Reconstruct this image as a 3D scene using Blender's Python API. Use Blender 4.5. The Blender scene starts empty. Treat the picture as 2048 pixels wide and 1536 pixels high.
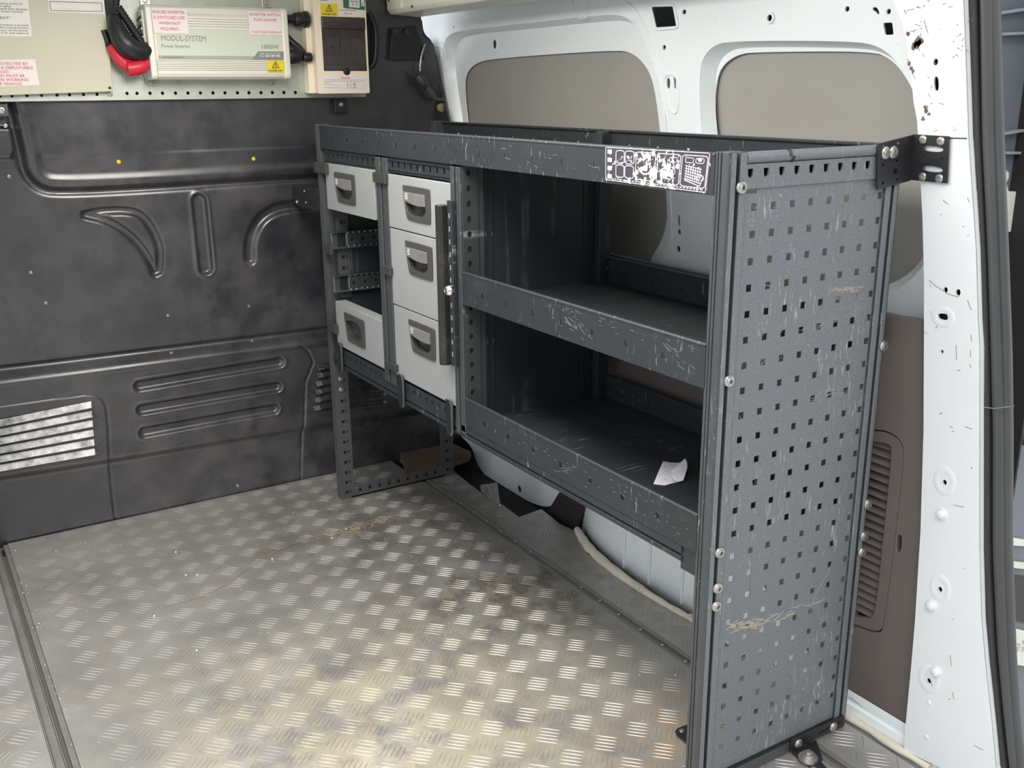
import bpy, bmesh, math, random
import numpy as np
from mathutils import Matrix, Vector
random.seed(7)
rng = np.random.RandomState(5)
SC = bpy.context.scene
COL = SC.collection

# ------------------------------------------------------------------ camera
CAM = np.array([0.99828, -1.02282, 1.03559 + 0.075])
RR = np.array([[0.531623499, 0.846946346, -0.007638156],
               [0.237677989, -0.157832762, -0.958435179],
               [-0.812948724, 0.507711242, -0.285208110]])
FPX = 1993.98
cd = bpy.data.cameras.new('camera'); cam = bpy.data.objects.new('camera', cd); COL.objects.link(cam)
cd.sensor_width = 36; cd.lens = 36 * FPX / 2048; cd.clip_start = 0.02
cam.matrix_world = Matrix([[RR[0][0], -RR[1][0], -RR[2][0], CAM[0]],
                           [RR[0][1], -RR[1][1], -RR[2][1], CAM[1]],
                           [RR[0][2], -RR[1][2], -RR[2][2], CAM[2]], [0, 0, 0, 1]])
SC.camera = cam
# ------------------------------------------------------------------ world, light, exposure
W = bpy.data.worlds.new('sky'); SC.world = W; W.use_nodes = True
nt = W.node_tree; bg = nt.nodes['Background']
tc = nt.nodes.new('ShaderNodeTexCoord'); sx = nt.nodes.new('ShaderNodeSeparateXYZ')
nt.links.new(tc.outputs['Generated'], sx.inputs[0])
cr = nt.nodes.new('ShaderNodeValToRGB'); nt.links.new(sx.outputs['Z'], cr.inputs[0])
cr.color_ramp.elements[0].position = 0.0; cr.color_ramp.elements[0].color = (0.80, 0.82, 0.84, 1)
cr.color_ramp.elements[1].position = 0.55; cr.color_ramp.elements[1].color = (0.95, 1.0, 1.06, 1)
nt.links.new(cr.outputs[0], bg.inputs[0]); bg.inputs[1].default_value = 1.0
sd = bpy.data.lights.new('sun', 'SUN'); sun = bpy.data.objects.new('sun', sd); COL.objects.link(sun)
sd.energy = 0.7; sd.angle = math.radians(35); sd.color = (1.0, 0.95, 0.86)
sun.rotation_euler = Vector((-0.55, 0.45, -0.75)).to_track_quat('-Z', 'Y').to_euler()
# added fill lights that brighten the interior (their housings are built with the ceiling)
FILL_LIGHTS = [(-.85, -.42), (-.27, -.42)]
for lx, ly in FILL_LIGHTS:
    ld = bpy.data.lights.new('added_fill_light', 'AREA'); lo_ = bpy.data.objects.new('added_fill_light', ld); COL.objects.link(lo_)
    ld.shape = 'RECTANGLE'; ld.size = .56; ld.size_y = .42; ld.energy = 6.6; ld.color = (1.0, .965, .90)
    lo_.location = (lx, ly, 1.427)
SC.view_settings.view_transform = 'Standard'; SC.view_settings.look = 'None'
SC.view_settings.gamma = 1; SC.view_settings.exposure = 0.70
SC.view_settings.use_curve_mapping = False

# ------------------------------------------------------------------ projection of photo points onto real planes
def ray(u, v):
    return np.array([(u - 1024) / FPX, (v - 768) / FPX, 1.0]) @ RR
def on(u, v, ax, c):
    d = ray(u, v); t = (c - CAM[ax]) / d[ax]
    return CAM + t * d
def PY(c, pts): return [(float(p[0]), float(p[2])) for p in (on(u, v, 1, c) for u, v in pts)]
def PX(c, pts): return [(float(p[1]), float(p[2])) for p in (on(u, v, 0, c) for u, v in pts)]
def PZ(c, pts): return [(float(p[0]), float(p[1])) for p in (on(u, v, 2, c) for u, v in pts)]
def crop(pts, s, ox, oy): return [(ox + x / s, oy + y / s) for x, y in pts]

# ------------------------------------------------------------------ materials
def M(name, col, rough=0.5, metal=0.0, var=0.0, vscale=6.0, dirt=None, scratch=None, bump=0.0, bscale=400.0, rvar=0.0, coat=0.0, spec=None, alpha=None, patches=()):
    m = bpy.data.materials.new(name); m.use_nodes = True
    t = m.node_tree; b = t.nodes['Principled BSDF']; L = t.links
    g = t.nodes.new('ShaderNodeNewGeometry')
    def noise(scale, detail=4, rough_=0.6, vec=None):
        n = t.nodes.new('ShaderNodeTexNoise'); n.inputs['Scale'].default_value = scale
        n.inputs['Detail'].default_value = detail; n.inputs['Roughness'].default_value = rough_
        L.new(vec if vec is not None else g.outputs['Position'], n.inputs['Vector']); return n.outputs['Fac']
    def ramp(x, a, bb):
        r = t.nodes.new('ShaderNodeMapRange'); r.inputs['From Min'].default_value = a; r.inputs['From Max'].default_value = bb
        L.new(x, r.inputs['Value']); return r.outputs[0]
    def mixc(f, c1, c2):
        x = t.nodes.new('ShaderNodeMix'); x.data_type = 'RGBA'
        L.new(f, x.inputs[0])
        for s, c in ((6, c1), (7, c2)):
            if isinstance(c, tuple): x.inputs[s].default_value = (*c[:3], 1)
            else: L.new(c, x.inputs[s])
        return x.outputs[2]
    def mul(a, k):
        x = t.nodes.new('ShaderNodeMath'); x.operation = 'MULTIPLY'
        L.new(a, x.inputs[0])
        if isinstance(k, (int, float)): x.inputs[1].default_value = k
        else: L.new(k, x.inputs[1])
        return x.outputs[0]
    c = tuple(col)
    b.inputs['Base Color'].default_value = (*col, 1)
    cur = c
    if var:
        f = ramp(noise(vscale), 0.3, 0.7)
        cur = mixc(f, tuple(x * (1 - var) for x in col), tuple(min(1, x * (1 + var)) for x in col))
    if dirt:
        for dcol, amt, dscale, lo, hi in dirt:
            f = mul(mul(ramp(noise(dscale, 6, 0.65), lo, hi), ramp(noise(dscale * 9, 3), 0.35, 0.6)), amt)
            cur = mixc(f, cur, dcol)
    if scratch:
        for scol, amt, vec, thr in scratch:
            mp = t.nodes.new('ShaderNodeMapping'); L.new(g.outputs['Position'], mp.inputs['Vector'])
            mp.inputs['Rotation'].default_value = vec[3:6]; mp.inputs['Scale'].default_value = vec[:3]
            f = ramp(noise(1.0, 3, 0.6, mp.outputs[0]), thr, thr + 0.05)
            f = mul(mul(f, ramp(noise(5.5 + 1.7 * (vec[0] % 7), 3), 0.49, 0.64)), amt)
            cur = mixc(f, cur, scol)
    for pc_, amt, cen_, rad, nsc, th in patches:       # placed colour patches; the pale warm ones paint extra brightness onto the floor
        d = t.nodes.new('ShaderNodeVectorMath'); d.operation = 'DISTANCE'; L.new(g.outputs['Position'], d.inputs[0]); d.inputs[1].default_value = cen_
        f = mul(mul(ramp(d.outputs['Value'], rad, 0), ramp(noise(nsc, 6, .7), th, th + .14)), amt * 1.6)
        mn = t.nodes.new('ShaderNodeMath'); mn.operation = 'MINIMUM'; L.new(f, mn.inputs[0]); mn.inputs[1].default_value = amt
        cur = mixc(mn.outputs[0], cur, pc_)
    if not isinstance(cur, tuple): L.new(cur, b.inputs['Base Color'])
    b.inputs['Roughness'].default_value = rough; b.inputs['Metallic'].default_value = metal
    if rvar:
        r = t.nodes.new('ShaderNodeMapRange'); L.new(noise(7, 5), r.inputs['Value'])
        r.inputs['From Min'].default_value = .3; r.inputs['From Max'].default_value = .7
        r.inputs['To Min'].default_value = max(0.05, rough - rvar); r.inputs['To Max'].default_value = min(1, rough + rvar)
        L.new(r.outputs[0], b.inputs['Roughness'])
    if bump:
        bp = t.nodes.new('ShaderNodeBump'); bp.inputs['Strength'].default_value = bump; bp.inputs['Distance'].default_value = 0.001
        L.new(noise(bscale, 3), bp.inputs['Height']); L.new(bp.outputs[0], b.inputs['Normal'])
    if coat: b.inputs['Coat Weight'].default_value = coat; b.inputs['Coat Roughness'].default_value = 0.15
    if spec is not None: b.inputs['Specular IOR Level'].default_value = spec
    if alpha is not None: b.inputs['Alpha'].default_value = alpha
    return m

def scr(ax, amt=.5, th=.63, c=(0.55, 0.56, 0.56)):
    if ax == 0: vs_ = [(1, 170, 22, .7, 0, 0), (1, 150, 26, -1.0, 0, 0), (1, 230, 20, 1.35, 0, 0)]
    elif ax == 1: vs_ = [(170, 1, 22, 0, .7, 0), (150, 1, 26, 0, -1.0, 0), (230, 1, 20, 0, 1.35, 0)]
    else: vs_ = [(170, 16, 1, 0, 0, .5), (120, 18, 1, 0, 0, -.9), (260, 20, 1, 0, 0, 1.4)]
    return [(c, amt, v, th + .015 * i) for i, v in enumerate(vs_)] + [(c, amt, (170, 170, 170, 0, 0, 0), th + .05)]
SCR = scr(1)
MT = {
 'floor': M('chequer_aluminium', (.45, .435, .415), .42, .66, .12, 5, patches=[((.80, .71, .52), .6, (-.35, -.42, 0), .62, 9, .40), ((.80, .72, .55), .7, (.15, -.5, 0), .6, 14, .45), ((.16, .12, .09), .6, (-.75, .05, 0), .35, 11, .46), ((.16, .13, .10), .5, (-1.25, -.05, 0), .4, 9, .45), ((.62, .44, .30), .6, (-.1, .02, 0), .2, 20, .45)], dirt=[((.50, .43, .33), .55, 3.2, .5, .68), ((.20, .18, .16), .45, 1.7, .5, .75)], bump=.12, bscale=260, rvar=.12),  # pale patches paint bright foreground light, dark ones add contrast
 'tread': M('tread_aluminium', (.40, .388, .368), .46, .65, .12, 5, patches=[((.80, .71, .52), .6, (-.35, -.42, 0), .62, 9, .40), ((.80, .72, .55), .7, (.15, -.5, 0), .6, 14, .45), ((.16, .12, .09), .6, (-.75, .05, 0), .35, 11, .46), ((.16, .13, .10), .5, (-1.25, -.05, 0), .4, 9, .45), ((.62, .44, .30), .6, (-.1, .02, 0), .2, 20, .45)], dirt=[((.50, .43, .33), .5, 3.2, .5, .68)], rvar=.08),  # same painted brightness carried over the tread bars
 'rail_alu': M('floor_rail_aluminium', (.27, .262, .25), .42, .5, .15, 9, dirt=[((.30, .25, .18), .6, 6, .45, .65)]),
 'rail_groove': M('rail_groove_shade', (.10, .09, .075), .7, .2),  # dark tone paints in the shade of the sunken rail
 'rack': M('rack_graphite_paint', (.031, .037, .042), .46, .25, .1, 8, scratch=SCR, bump=.15, bscale=900, rvar=.08),
 'rack_dark': M('rack_dark_panel', (.026, .032, .038), .5, .1, .12, 6, scratch=scr(2, .35, .62, (.3, .31, .31)), rvar=.1),
 'panel': M('perforated_panel_paint', (.182, .195, .210), .5, .3, .16, 260, scratch=scr(0, .6, .605, (.52, .54, .55)), bump=.2, bscale=900, rvar=.06),
 'post': M('post_profile', (.075, .082, .087), .42, .35, .1, 10, scratch=scr(1, .6, .62), rvar=.08),
 'postlight': M('post_worn_edge', (.27, .28, .28), .45, .5, .12, 30, scratch=SCR),
 'leg': M('leg_grey', (.085, .09, .095), .45, .3, .1, 10),
 'hole': M('hole_black', (.006, .006, .007), .8),
 'drawer': M('drawer_front_grey', (.30, .31, .31), .42, .0, .05, 5, dirt=[((.25, .22, .2), .35, 9, .55, .75)]),
 'drawer_top': M('drawer_edge_grey', (.30, .30, .28), .6),
 'dframe': M('handle_frame_plastic', (.062, .060, .058), .45),
 'dcup': M('handle_cup_plastic', (.045, .045, .046), .35),
 'dhandle': M('handle_grey_plastic', (.20, .195, .19), .4, .1, .1, 60),
 'white_print': M('white_print', (.75, .75, .74), .5),
 'clip': M('clip_plastic', (.045, .044, .043), .45),
 'bar': M('lock_bar_black', (.022, .020, .018), .3, .2, .2, 12, dirt=[((.10, .09, .07), .5, 9, .5, .7)]),
 'chrome': M('chrome_lock', (.75, .73, .68), .18, 1.0),
 'bolt': M('zinc_bolt', (.52, .50, .47), .32, .9, .2, 120),
 'zinc': M('zinc_runner', (.36, .40, .42), .3, .9, .1, 60),
 'bulk': M('bulkhead_graphite', (.022, .022, .028), .30, 0, .2, 3, spec=1.0, dirt=[((.115, .105, .105), .7, 1.4, .42, .74), ((.09, .09, .10), .3, 7, .5, .75)], scratch=[((.35, .35, .33), .5, (6, 90, 130, .3, .1, .2), .71)], rvar=.08),
 'louvre': M('louvre_worn_metal', (.17, .17, .175), .36, .6, .6, 38),
 'galv': M('galvanised_sheet', (.50, .53, .47), .45, .55, .10, 22, bump=.1, bscale=180, rvar=.1),
 'enclosure': M('enclosure_cream', (.60, .575, .45), .5, 0, .03, 4),
 'label': M('label_white', (.82, .80, .76), .5),
 'label_pink': M('label_pinkwhite', (.84, .76, .74), .5),
 'red_print': M('red_print', (.62, .07, .09), .5),
 'black_print': M('black_print', (.05, .05, .05), .5),
 'grey_print': M('grey_print', (.25, .26, .24), .5),
 'inv': M('inverter_cream_alu', (.76, .74, .65), .42, .15, .03, 8),
 'inv_face': M('inverter_face_label', (.62, .66, .54), .45),
 'inv_grey': M('inverter_grey_band', (.38, .40, .37), .45),
 'inv_dgrey': M('inverter_icon_tab', (.24, .25, .24), .45),
 'yellow': M('hazard_yellow', (.80, .62, .02), .45),
 'green': M('test_label_green', (.03, .16, .09), .45),
 'blue': M('sticker_blue', (.25, .32, .50), .45),
 'fuse': M('fuse_box_ivory', (.87, .76, .60), .42),
 'smoke': M('smoked_window', (.035, .025, .022), .12, 0, .3, 40, coat=.4),
 'breaker': M('breaker_shape', (.055, .045, .04), .35),
 'cable': M('cable_black_rubber', (.014, .014, .018), .38),
 'boot_red': M('red_rubber_boot', (.62, .025, .05), .35),
 'white': M('van_white_paint', (.82, .865, .885), .32, 0, .03, 3, coat=.3, rvar=.05),
 'pillar': M('pillar_white_paint', (.74, .77, .79), .33, 0, .02, 3, dirt=[((.10, .08, .06), .9, 26, .70, .73)], scratch=[((.09, .08, .07), .9, (60, 60, 30, .4, .2, .2), .735)], coat=.2),
 'cant': M('cant_rail_cream', (.86, .84, .73), .4, 0, .03, 3),
 'ceil': M('ceiling_white', (.72, .72, .70), .5),
 'beige': M('window_blank_primer', (.33, .315, .29), .55, 0, .05, 4, bump=.05),
 'speck': M('speckled_primer', (.60, .59, .54), .6, 0, .05, 5, dirt=[((.22, .2, .17), .9, 60, .62, .68)]),
 'trim': M('brown_grey_plastic', (.135, .112, .104), .48, 0, .08, 6, bump=.3, bscale=700),
 'trim_dark': M('brown_plastic_dark', (.03, .026, .025), .5),
 'cavity': M('cavity_dark', (.02, .018, .018), .8),
 'seal': M('rubber_seal', (.030, .028, .029), .55, 0, .12, 20, bump=.4, bscale=600),
 'sealtube': M('rubber_seal_tube', (.05, .052, .054), .42, 0, .08, 12),
 'rust': M('rusty_flange', (.16, .10, .07), .8, 0, .5, 60),
 'caulk': M('seam_sealer', (.66, .62, .52), .6, 0, .06, 30, dirt=[((.40, .30, .18), .8, 14, .55, .68)], bump=.5, bscale=120),
 'jamb': M('jamb_plastic', (.14, .158, .185), .42, 0, .08, 5),
 'jamb_rib': M('jamb_rib', (.27, .29, .31), .4),
 'hinge': M('hinge_cream_paint', (.70, .70, .62), .4, 0, .06, 20, dirt=[((.2, .16, .12), .9, 20, .6, .68)]),
 'conduit': M('conduit_brown', (.13, .105, .09), .5),
 'bracket': M('bracket_black', (.022, .023, .026), .35, .2, .1, 20, scratch=[((.4, .4, .4), .5, (50, 50, 50, 0, 0, 0), .72)]),
 'paper': M('paper', (.78, .77, .84), .7, 0, .04, 60),
 'wood': M('raw_plywood', (.14, .10, .075), .7, 0, .3, 14),
 'ply': M('ply_edge', (.33, .25, .15), .7, 0, .2, 30),
 'straw': M('straw', (.33, .24, .13), .6),
 'crumb': M('crumbs', (.60, .58, .50), .7),
 'tape': M('scuffed_decal', (.035, .03, .045), .35, 0, .1, 10),
 'white_scuff': M('white_scuff', (.27, .28, .285), .6),
 'tan_scuff': M('tan_scuff', (.50, .44, .35), .7),
 'ground': M('yard_concrete', (.58, .56, .53), .9, 0, .1, .6),
}
# the scuffed safety decal: white wear, densest in its middle
def wear_mat(c0):
    m = MT['tape']; t = m.node_tree; b = t.nodes['Principled BSDF']; L = t.links
    g = t.nodes.new('ShaderNodeNewGeometry'); n = t.nodes.new('ShaderNodeTexNoise'); n.inputs['Scale'].default_value = 120
    n.inputs['Detail'].default_value = 5; L.new(g.outputs['Position'], n.inputs['Vector'])
    d = t.nodes.new('ShaderNodeVectorMath'); d.operation = 'DISTANCE'; L.new(g.outputs['Position'], d.inputs[0]); d.inputs[1].default_value = c0
    r = t.nodes.new('ShaderNodeMapRange'); L.new(d.outputs['Value'], r.inputs['Value'])
    r.inputs['From Min'].default_value = 0; r.inputs['From Max'].default_value = .075; r.inputs['To Min'].default_value = .12; r.inputs['To Max'].default_value = -.08
    a = t.nodes.new('ShaderNodeMath'); a.operation = 'ADD'; L.new(n.outputs['Fac'], a.inputs[0]); L.new(r.outputs[0], a.inputs[1])
    r2 = t.nodes.new('ShaderNodeMapRange'); r2.inputs['From Min'].default_value = .55; r2.inputs['From Max'].default_value = .59; L.new(a.outputs[0], r2.inputs['Value'])
    x = t.nodes.new('ShaderNodeMix'); x.data_type = 'RGBA'; L.new(r2.outputs[0], x.inputs[0])
    x.inputs[6].default_value = (.05, .042, .062, 1); x.inputs[7].default_value = (.60, .58, .52, 1)
    L.new(x.outputs[2], b.inputs['Base Color'])
wear_mat((-.15, -.055, 0.99))

# ------------------------------------------------------------------ object helpers
def link(name, mesh, mat, parent=None, wl=None):
    o = bpy.data.objects.new(name, mesh); COL.objects.link(o)
    if mat and not mesh.materials: mesh.materials.append(MT[mat])
    if parent is not None:
        o.parent = parent
        base = Vector(parent.get('_w', (0, 0, 0)))
    else: base = Vector((0, 0, 0))
    p = Vector(wl) if wl is not None else Vector((0, 0, 0))
    o.location = p - base
    o['_w'] = tuple(p)
    return o
def thing(name, label, cat, loc, group=None):
    o = bpy.data.objects.new(name, None); COL.objects.link(o); o.location = loc; o['_w'] = tuple(loc)
    o.empty_display_size = .05
    o['label'] = label; o['category'] = cat
    if group: o['group'] = group
    return o
def tag(o, label, cat, group=None):
    o['label'] = label; o['category'] = cat
    if group: o['group'] = group
    return o
def struct(o, label=None):
    o['kind'] = 'structure'
    if label: o['label'] = label
    return o
def sroot(name, loc=(0, 0, 0)):
    o = bpy.data.objects.new(name, None); COL.objects.link(o); o.location = loc; o['_w'] = tuple(loc); o['kind'] = 'structure'; return o
def bev(o, w=.001, seg=2, ang=35):
    m = o.modifiers.new('bevel', 'BEVEL'); m.width = w; m.segments = seg; m.limit_method = 'ANGLE'; m.angle_limit = math.radians(ang)
    return o
def shade(me, ang=35):
    try: me.shade_smooth(); me.set_sharp_from_angle(angle=math.radians(ang))
    except Exception: pass
class MB:
    def __init__(s): s.v = []; s.f = []
    def add(s, v, f):
        k = len(s.v); s.v += [tuple(map(float, p)) for p in v]; s.f += [tuple(i + k for i in q) for q in f]; return s
    def box(s, x0, x1, y0, y1, z0, z1):
        v = [(x, y, z) for z in (z0, z1) for y in (y0, y1) for x in (x0, x1)]
        return s.add(v, [(0, 2, 3, 1), (4, 5, 7, 6), (0, 1, 5, 4), (2, 6, 7, 3), (0, 4, 6, 2), (1, 3, 7, 5)])
    def prism(s, pts, axis, a, b):
        # polygon (in the two other axes) extruded along axis
        def P(p, c):
            if axis == 0: return (c, p[0], p[1])
            if axis == 1: return (p[0], c, p[1])
            return (p[0], p[1], c)
        n = len(pts)
        v = [P(p, a) for p in pts] + [P(p, b) for p in pts]
        f = [tuple(range(n))[::-1], tuple(range(n, 2 * n))] + [(i, (i + 1) % n, n + (i + 1) % n, n + i) for i in range(n)]
        return s.add(v, f)
    def tube(s, path, r, n=12, cap=True, flat=None):
        path = [Vector(p) for p in path]; m = len(path)
        rs = r if hasattr(r, '__len__') else [r] * m
        up = None; base = len(s.v); rings = []
        for i, p in enumerate(path):
            t = (path[min(i + 1, m - 1)] - path[max(i - 1, 0)]).normalized()
            if up is None:
                a = Vector((0, 0, 1)) if abs(t.z) < .9 else Vector((1, 0, 0))
            else: a = up
            side = t.cross(a).normalized(); up = side.cross(t).normalized()
            rings.append([p + (side * math.cos(2 * math.pi * k / n) + up * math.sin(2 * math.pi * k / n)) * rs[i] for k in range(n)])
        v = [q for R_ in rings for q in R_]
        f = [(i * n + k, i * n + (k + 1) % n, (i + 1) * n + (k + 1) % n, (i + 1) * n + k) for i in range(m - 1) for k in range(n)]
        if cap: f += [tuple(range(n))[::-1], tuple(range((m - 1) * n, m * n))]
        return s.add(v, f)
    def lathe(s, prof, n=20, axis=0, c=(0, 0, 0)):
        v = []; m = len(prof)
        for (h, r) in prof:
            for k in range(n):
                a = 2 * math.pi * k / n; x, y = r * math.cos(a), r * math.sin(a)
                p = {0: (h, x, y), 1: (x, h, y), 2: (x, y, h)}[axis]
                v.append((p[0] + c[0], p[1] + c[1], p[2] + c[2]))
        f = [(i * n + k, i * n + (k + 1) % n, (i + 1) * n + (k + 1) % n, (i + 1) * n + k) for i in range(m - 1) for k in range(n)]
        f += [tuple(range(n))[::-1], tuple(range((m - 1) * n, m * n))]
        return s.add(v, f)
    def mesh(s, name, smooth=None):
        me = bpy.data.meshes.new(name); me.from_pydata(s.v, [], s.f); me.validate(); 
        bm = bmesh.new(); bm.from_mesh(me); bmesh.ops.recalc_face_normals(bm, faces=bm.faces[:]); bm.to_mesh(me); bm.free()
        if smooth: shade(me, smooth)
        return me
    def build(s, name, mat, parent=None, bevel=0, smooth=None, seg=2):
        o = link(name, s.mesh(name, smooth), mat, parent)
        if bevel: bev(o, bevel, seg)
        return o
def box(name, mat, parent, x0, x1, y0, y1, z0, z1, bevel=0.0):
    return MB().box(min(x0, x1), max(x0, x1), min(y0, y1), max(y0, y1), min(z0, z1), max(z0, z1)).build(name, mat, parent, bevel)
def circ(cx, cy, r, n=12, ry=None):
    ry = ry or r
    return [(cx + r * math.cos(2 * math.pi * k / n), cy + ry * math.sin(2 * math.pi * k / n)) for k in range(n)]
def rect(x0, y0, x1, y1): return [(x0, y0), (x1, y0), (x1, y1), (x0, y1)]
def rrect(x0, y0, x1, y1, r, n=5):
    x0, x1 = min(x0, x1), max(x0, x1); y0, y1 = min(y0, y1), max(y0, y1); out = []
    for cx, cy, a0 in ((x1 - r, y1 - r, 0), (x0 + r, y1 - r, 90), (x0 + r, y0 + r, 180), (x1 - r, y0 + r, 270)):
        for k in range(n + 1):
            a = math.radians(a0 + 90 * k / n); out.append((cx + r * math.cos(a), cy + r * math.sin(a)))
    return out
def chaik(p, it=2, closed=True):
    for _ in range(it):
        q = []; n = len(p)
        for i in range(n if closed else n - 1):
            a, b = p[i], p[(i + 1) % n]
            q += [tuple(.75 * x + .25 * y for x, y in zip(a, b)), tuple(.25 * x + .75 * y for x, y in zip(a, b))]
        p = q if closed else [p[0]] + q + [p[-1]]
    return p
def pin(x, y, poly):
    ins = False; n = len(poly); j = n - 1
    for i in range(n):
        xi, yi = poly[i]; xj, yj = poly[j]
        if (yi > y) != (yj > y) and x < (xj - xi) * (y - yi) / (yj - yi) + xi: ins = not ins
        j = i
    return ins
def pin_many(P, poly):
    ins = np.zeros(len(P), bool); n = len(poly); j = n - 1
    for i in range(n):
        xi, yi = poly[i]; xj, yj = poly[j]
        c = (yi > P[:, 1]) != (yj > P[:, 1])
        ins ^= c & (P[:, 0] < (xj - xi) * (P[:, 1] - yi) / (yj - yi + 1e-15) + xi); j = i
    return ins
from mathutils.geometry import delaunay_2d_cdt
def plate_mesh(name, ax, c, t, outer, holes=(), bevel=0.0):
    """flat sheet with real holes: face at c, thickness t behind it (away from the viewer side)"""
    pts = []; ed = []
    for poly in [outer] + list(holes):
        k = len(pts); n = len(poly); pts += [Vector((p[0], p[1])) for p in poly]; ed += [(k + i, k + (i + 1) % n) for i in range(n)]
    vo, eo, fo, *_ = delaunay_2d_cdt(pts, ed, [], 0, 1e-6)
    cen = np.array([[(vo[a][0] + vo[b][0] + vo[d][0]) / 3, (vo[a][1] + vo[b][1] + vo[d][1]) / 3] for a, b, d in fo])
    keep = pin_many(cen, outer)
    for h_ in holes: keep &= ~pin_many(cen, h_)
    fs = [tuple(f) for f, k in zip(fo, keep) if k]
    cnt = {}
    for f in fs:
        for i in range(3):
            a, b = f[i], f[(i + 1) % 3]; key = (min(a, b), max(a, b)); cnt.setdefault(key, []).append((a, b))
    n = len(vo); back = {0: c - t, 1: c + t, 2: c - t}[ax]
    def P(p, w): return (w, p[0], p[1]) if ax == 0 else ((p[0], w, p[1]) if ax == 1 else (p[0], p[1], w))
    v = [P(p, c) for p in vo] + [P(p, back) for p in vo]
    f = fs + [(n + a, n + d, n + b) for a, b, d in fs]
    f += [(l[0][0], n + l[0][0], n + l[0][1], l[0][1]) for l in cnt.values() if len(l) == 1]
    me = bpy.data.meshes.new(name); me.from_pydata(v, [], f)
    bm = bmesh.new(); bm.from_mesh(me)
    bmesh.ops.delete(bm, geom=[q for q in bm.verts if not q.link_faces], context='VERTS')
    bmesh.ops.recalc_face_normals(bm, faces=bm.faces[:]); bm.to_mesh(me); bm.free(); me.update()
    return me
def plate(name, mat, parent, ax, c, t, outer, holes=(), bevel=0.0):
    me = plate_mesh(name, ax, c, t, outer, holes, bevel)
    if bevel: shade(me, 30)
    o = link(name, me, mat, parent)
    if bevel: bev(o, bevel, 2, 40)
    return o
def rc(poly, k=.15):
    """corners cut and rounded a little"""
    out = []; n = len(poly)
    for i in range(n):
        a, b, d = [np.array(poly[(i + q) % n]) for q in (-1, 0, 1)]
        p, q = b + (a - b) * k, b + (d - b) * k
        out += [tuple(p), tuple(.25 * p + .5 * b + .25 * q), tuple(q)]
    return out
def strip(pts, w, closed=False):
    """outline polygon pair around a polyline -> list of quads polygons (for printed strokes)"""
    out = []; n = len(pts)
    for i in range(n if closed else n - 1):
        a, b = np.array(pts[i]), np.array(pts[(i + 1) % n]); d = b - a; l = np.hypot(*d)
        if l < 1e-9: continue
        d = d / l; nn = np.array([-d[1], d[0]]) * w / 2; a = a - d * w / 3; b = b + d * w / 3
        out.append([tuple(a + nn), tuple(b + nn), tuple(b - nn), tuple(a - nn)])
    return out
def strokes(name, mat, parent, ax, c, polys, t=.0003):
    mb = MB()
    for p in polys:
        s_ = {0: (c - t, c), 1: (c, c + t), 2: (c - t, c)}[ax]
        mb.prism(p, ax, *s_)
    return mb.build(name, mat, parent)
def text(name, body, mat, parent, ax, c, box4, align='CENTER', t=.0003, bold=0.0, spacing=1.0, fit=True):
    """lettering fitted into (h0,v0,h1,v1) on plane ax=c; h runs to the viewer's right"""
    cu = bpy.data.curves.new(name, 'FONT'); cu.body = body; cu.align_x = align; cu.extrude = t / 2; cu.resolution_u = 2
    cu.offset = bold; cu.space_line = spacing
    o = bpy.data.objects.new(name + '_t', cu); me = bpy.data.meshes.new_from_object(o)
    n = len(me.vertices); co = np.empty(n * 3); me.vertices.foreach_get('co', co); co = co.reshape(-1, 3)
    h0, v0, h1, v1 = box4; lo = co.min(0); hi = co.max(0)
    h = h0 + (co[:, 0] - lo[0]) / (hi[0] - lo[0]) * (h1 - h0)
    v = v1 + (co[:, 1] - lo[1]) / (hi[1] - lo[1]) * (v0 - v1)
    w = co[:, 2]
    if ax == 1: out = np.stack([h, c - w, v], 1)
    else: out = np.stack([c + w, h, v], 1)
    me.vertices.foreach_set('co', out.ravel()); me.materials.clear(); me.update(); me.name = name
    bpy.data.objects.remove(o); bpy.data.curves.remove(cu)
    return link(name, me, mat, parent)
def pbox(ax, c, u0, v0, u1, v1):
    f = PX if ax == 0 else PY
    (a, b), (d, e) = f(c, [(u0, v0), (u1, v1)])
    return (a, b, d, e)
# shared screw / bolt meshes, head facing +X or -Y or +Z
def screw_mesh(r, h, ax, kind='torx', n=18):
    mb = MB(); s = -1 if ax == 1 else 1
    prof = [(0, r * .98), (h * .35, r), (h * .7, r * .86), (h * .78, r * .60), (h, r * .56), (h, r * .36), (h * .2, r * .28)]
    if kind == 'cone': prof = [(0, r), (h * .2, r), (h * .25, r * .8), (h * .5, r * .72), (h * .55, r * .55), (h * .8, r * .45), (h, r * .2)]
    if kind == 'hex': prof = [(0, r), (h * .3, r), (h * .32, r * .7), (h * .9, r * .7), (h, r * .6)]; 
    mb.lathe([(s * a, b) for a, b in prof], 6 if kind == 'hexx' else n, ax)
    if kind == 'torx':
        for k in range(3):
            a = k * math.pi / 3
            d = (math.cos(a) * r * .3, math.sin(a) * r * .3)
    return mb.mesh('screw', 40)
SCREWS = {}
def screw(parent, p, r=.007, ax=0, mat='bolt', name='bolt', kind='torx', h=None):
    key = (round(r, 4), ax, kind, mat)
    if key not in SCREWS:
        me = screw_mesh(r, h or r * .5, ax, kind); me.materials.append(MT[mat]); SCREWS[key] = me
    return link(name, SCREWS[key], None, parent, p)

# ================================================================== STRUCTURE
# ---- ground outside and van shell
g = MB().box(-6, 8, -7, 7, -.62, -.60).build('ground', 'ground'); struct(g)
# ---- added unseen block behind the camera, put in to dim the horizon
MT['far'] = M('horizon_blocker', (.13, .12, .11), .9)
struct(MB().box(11, 11.3, -14, 14, -.6, 3.2).build('horizon_blocker', 'far'))
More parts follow.
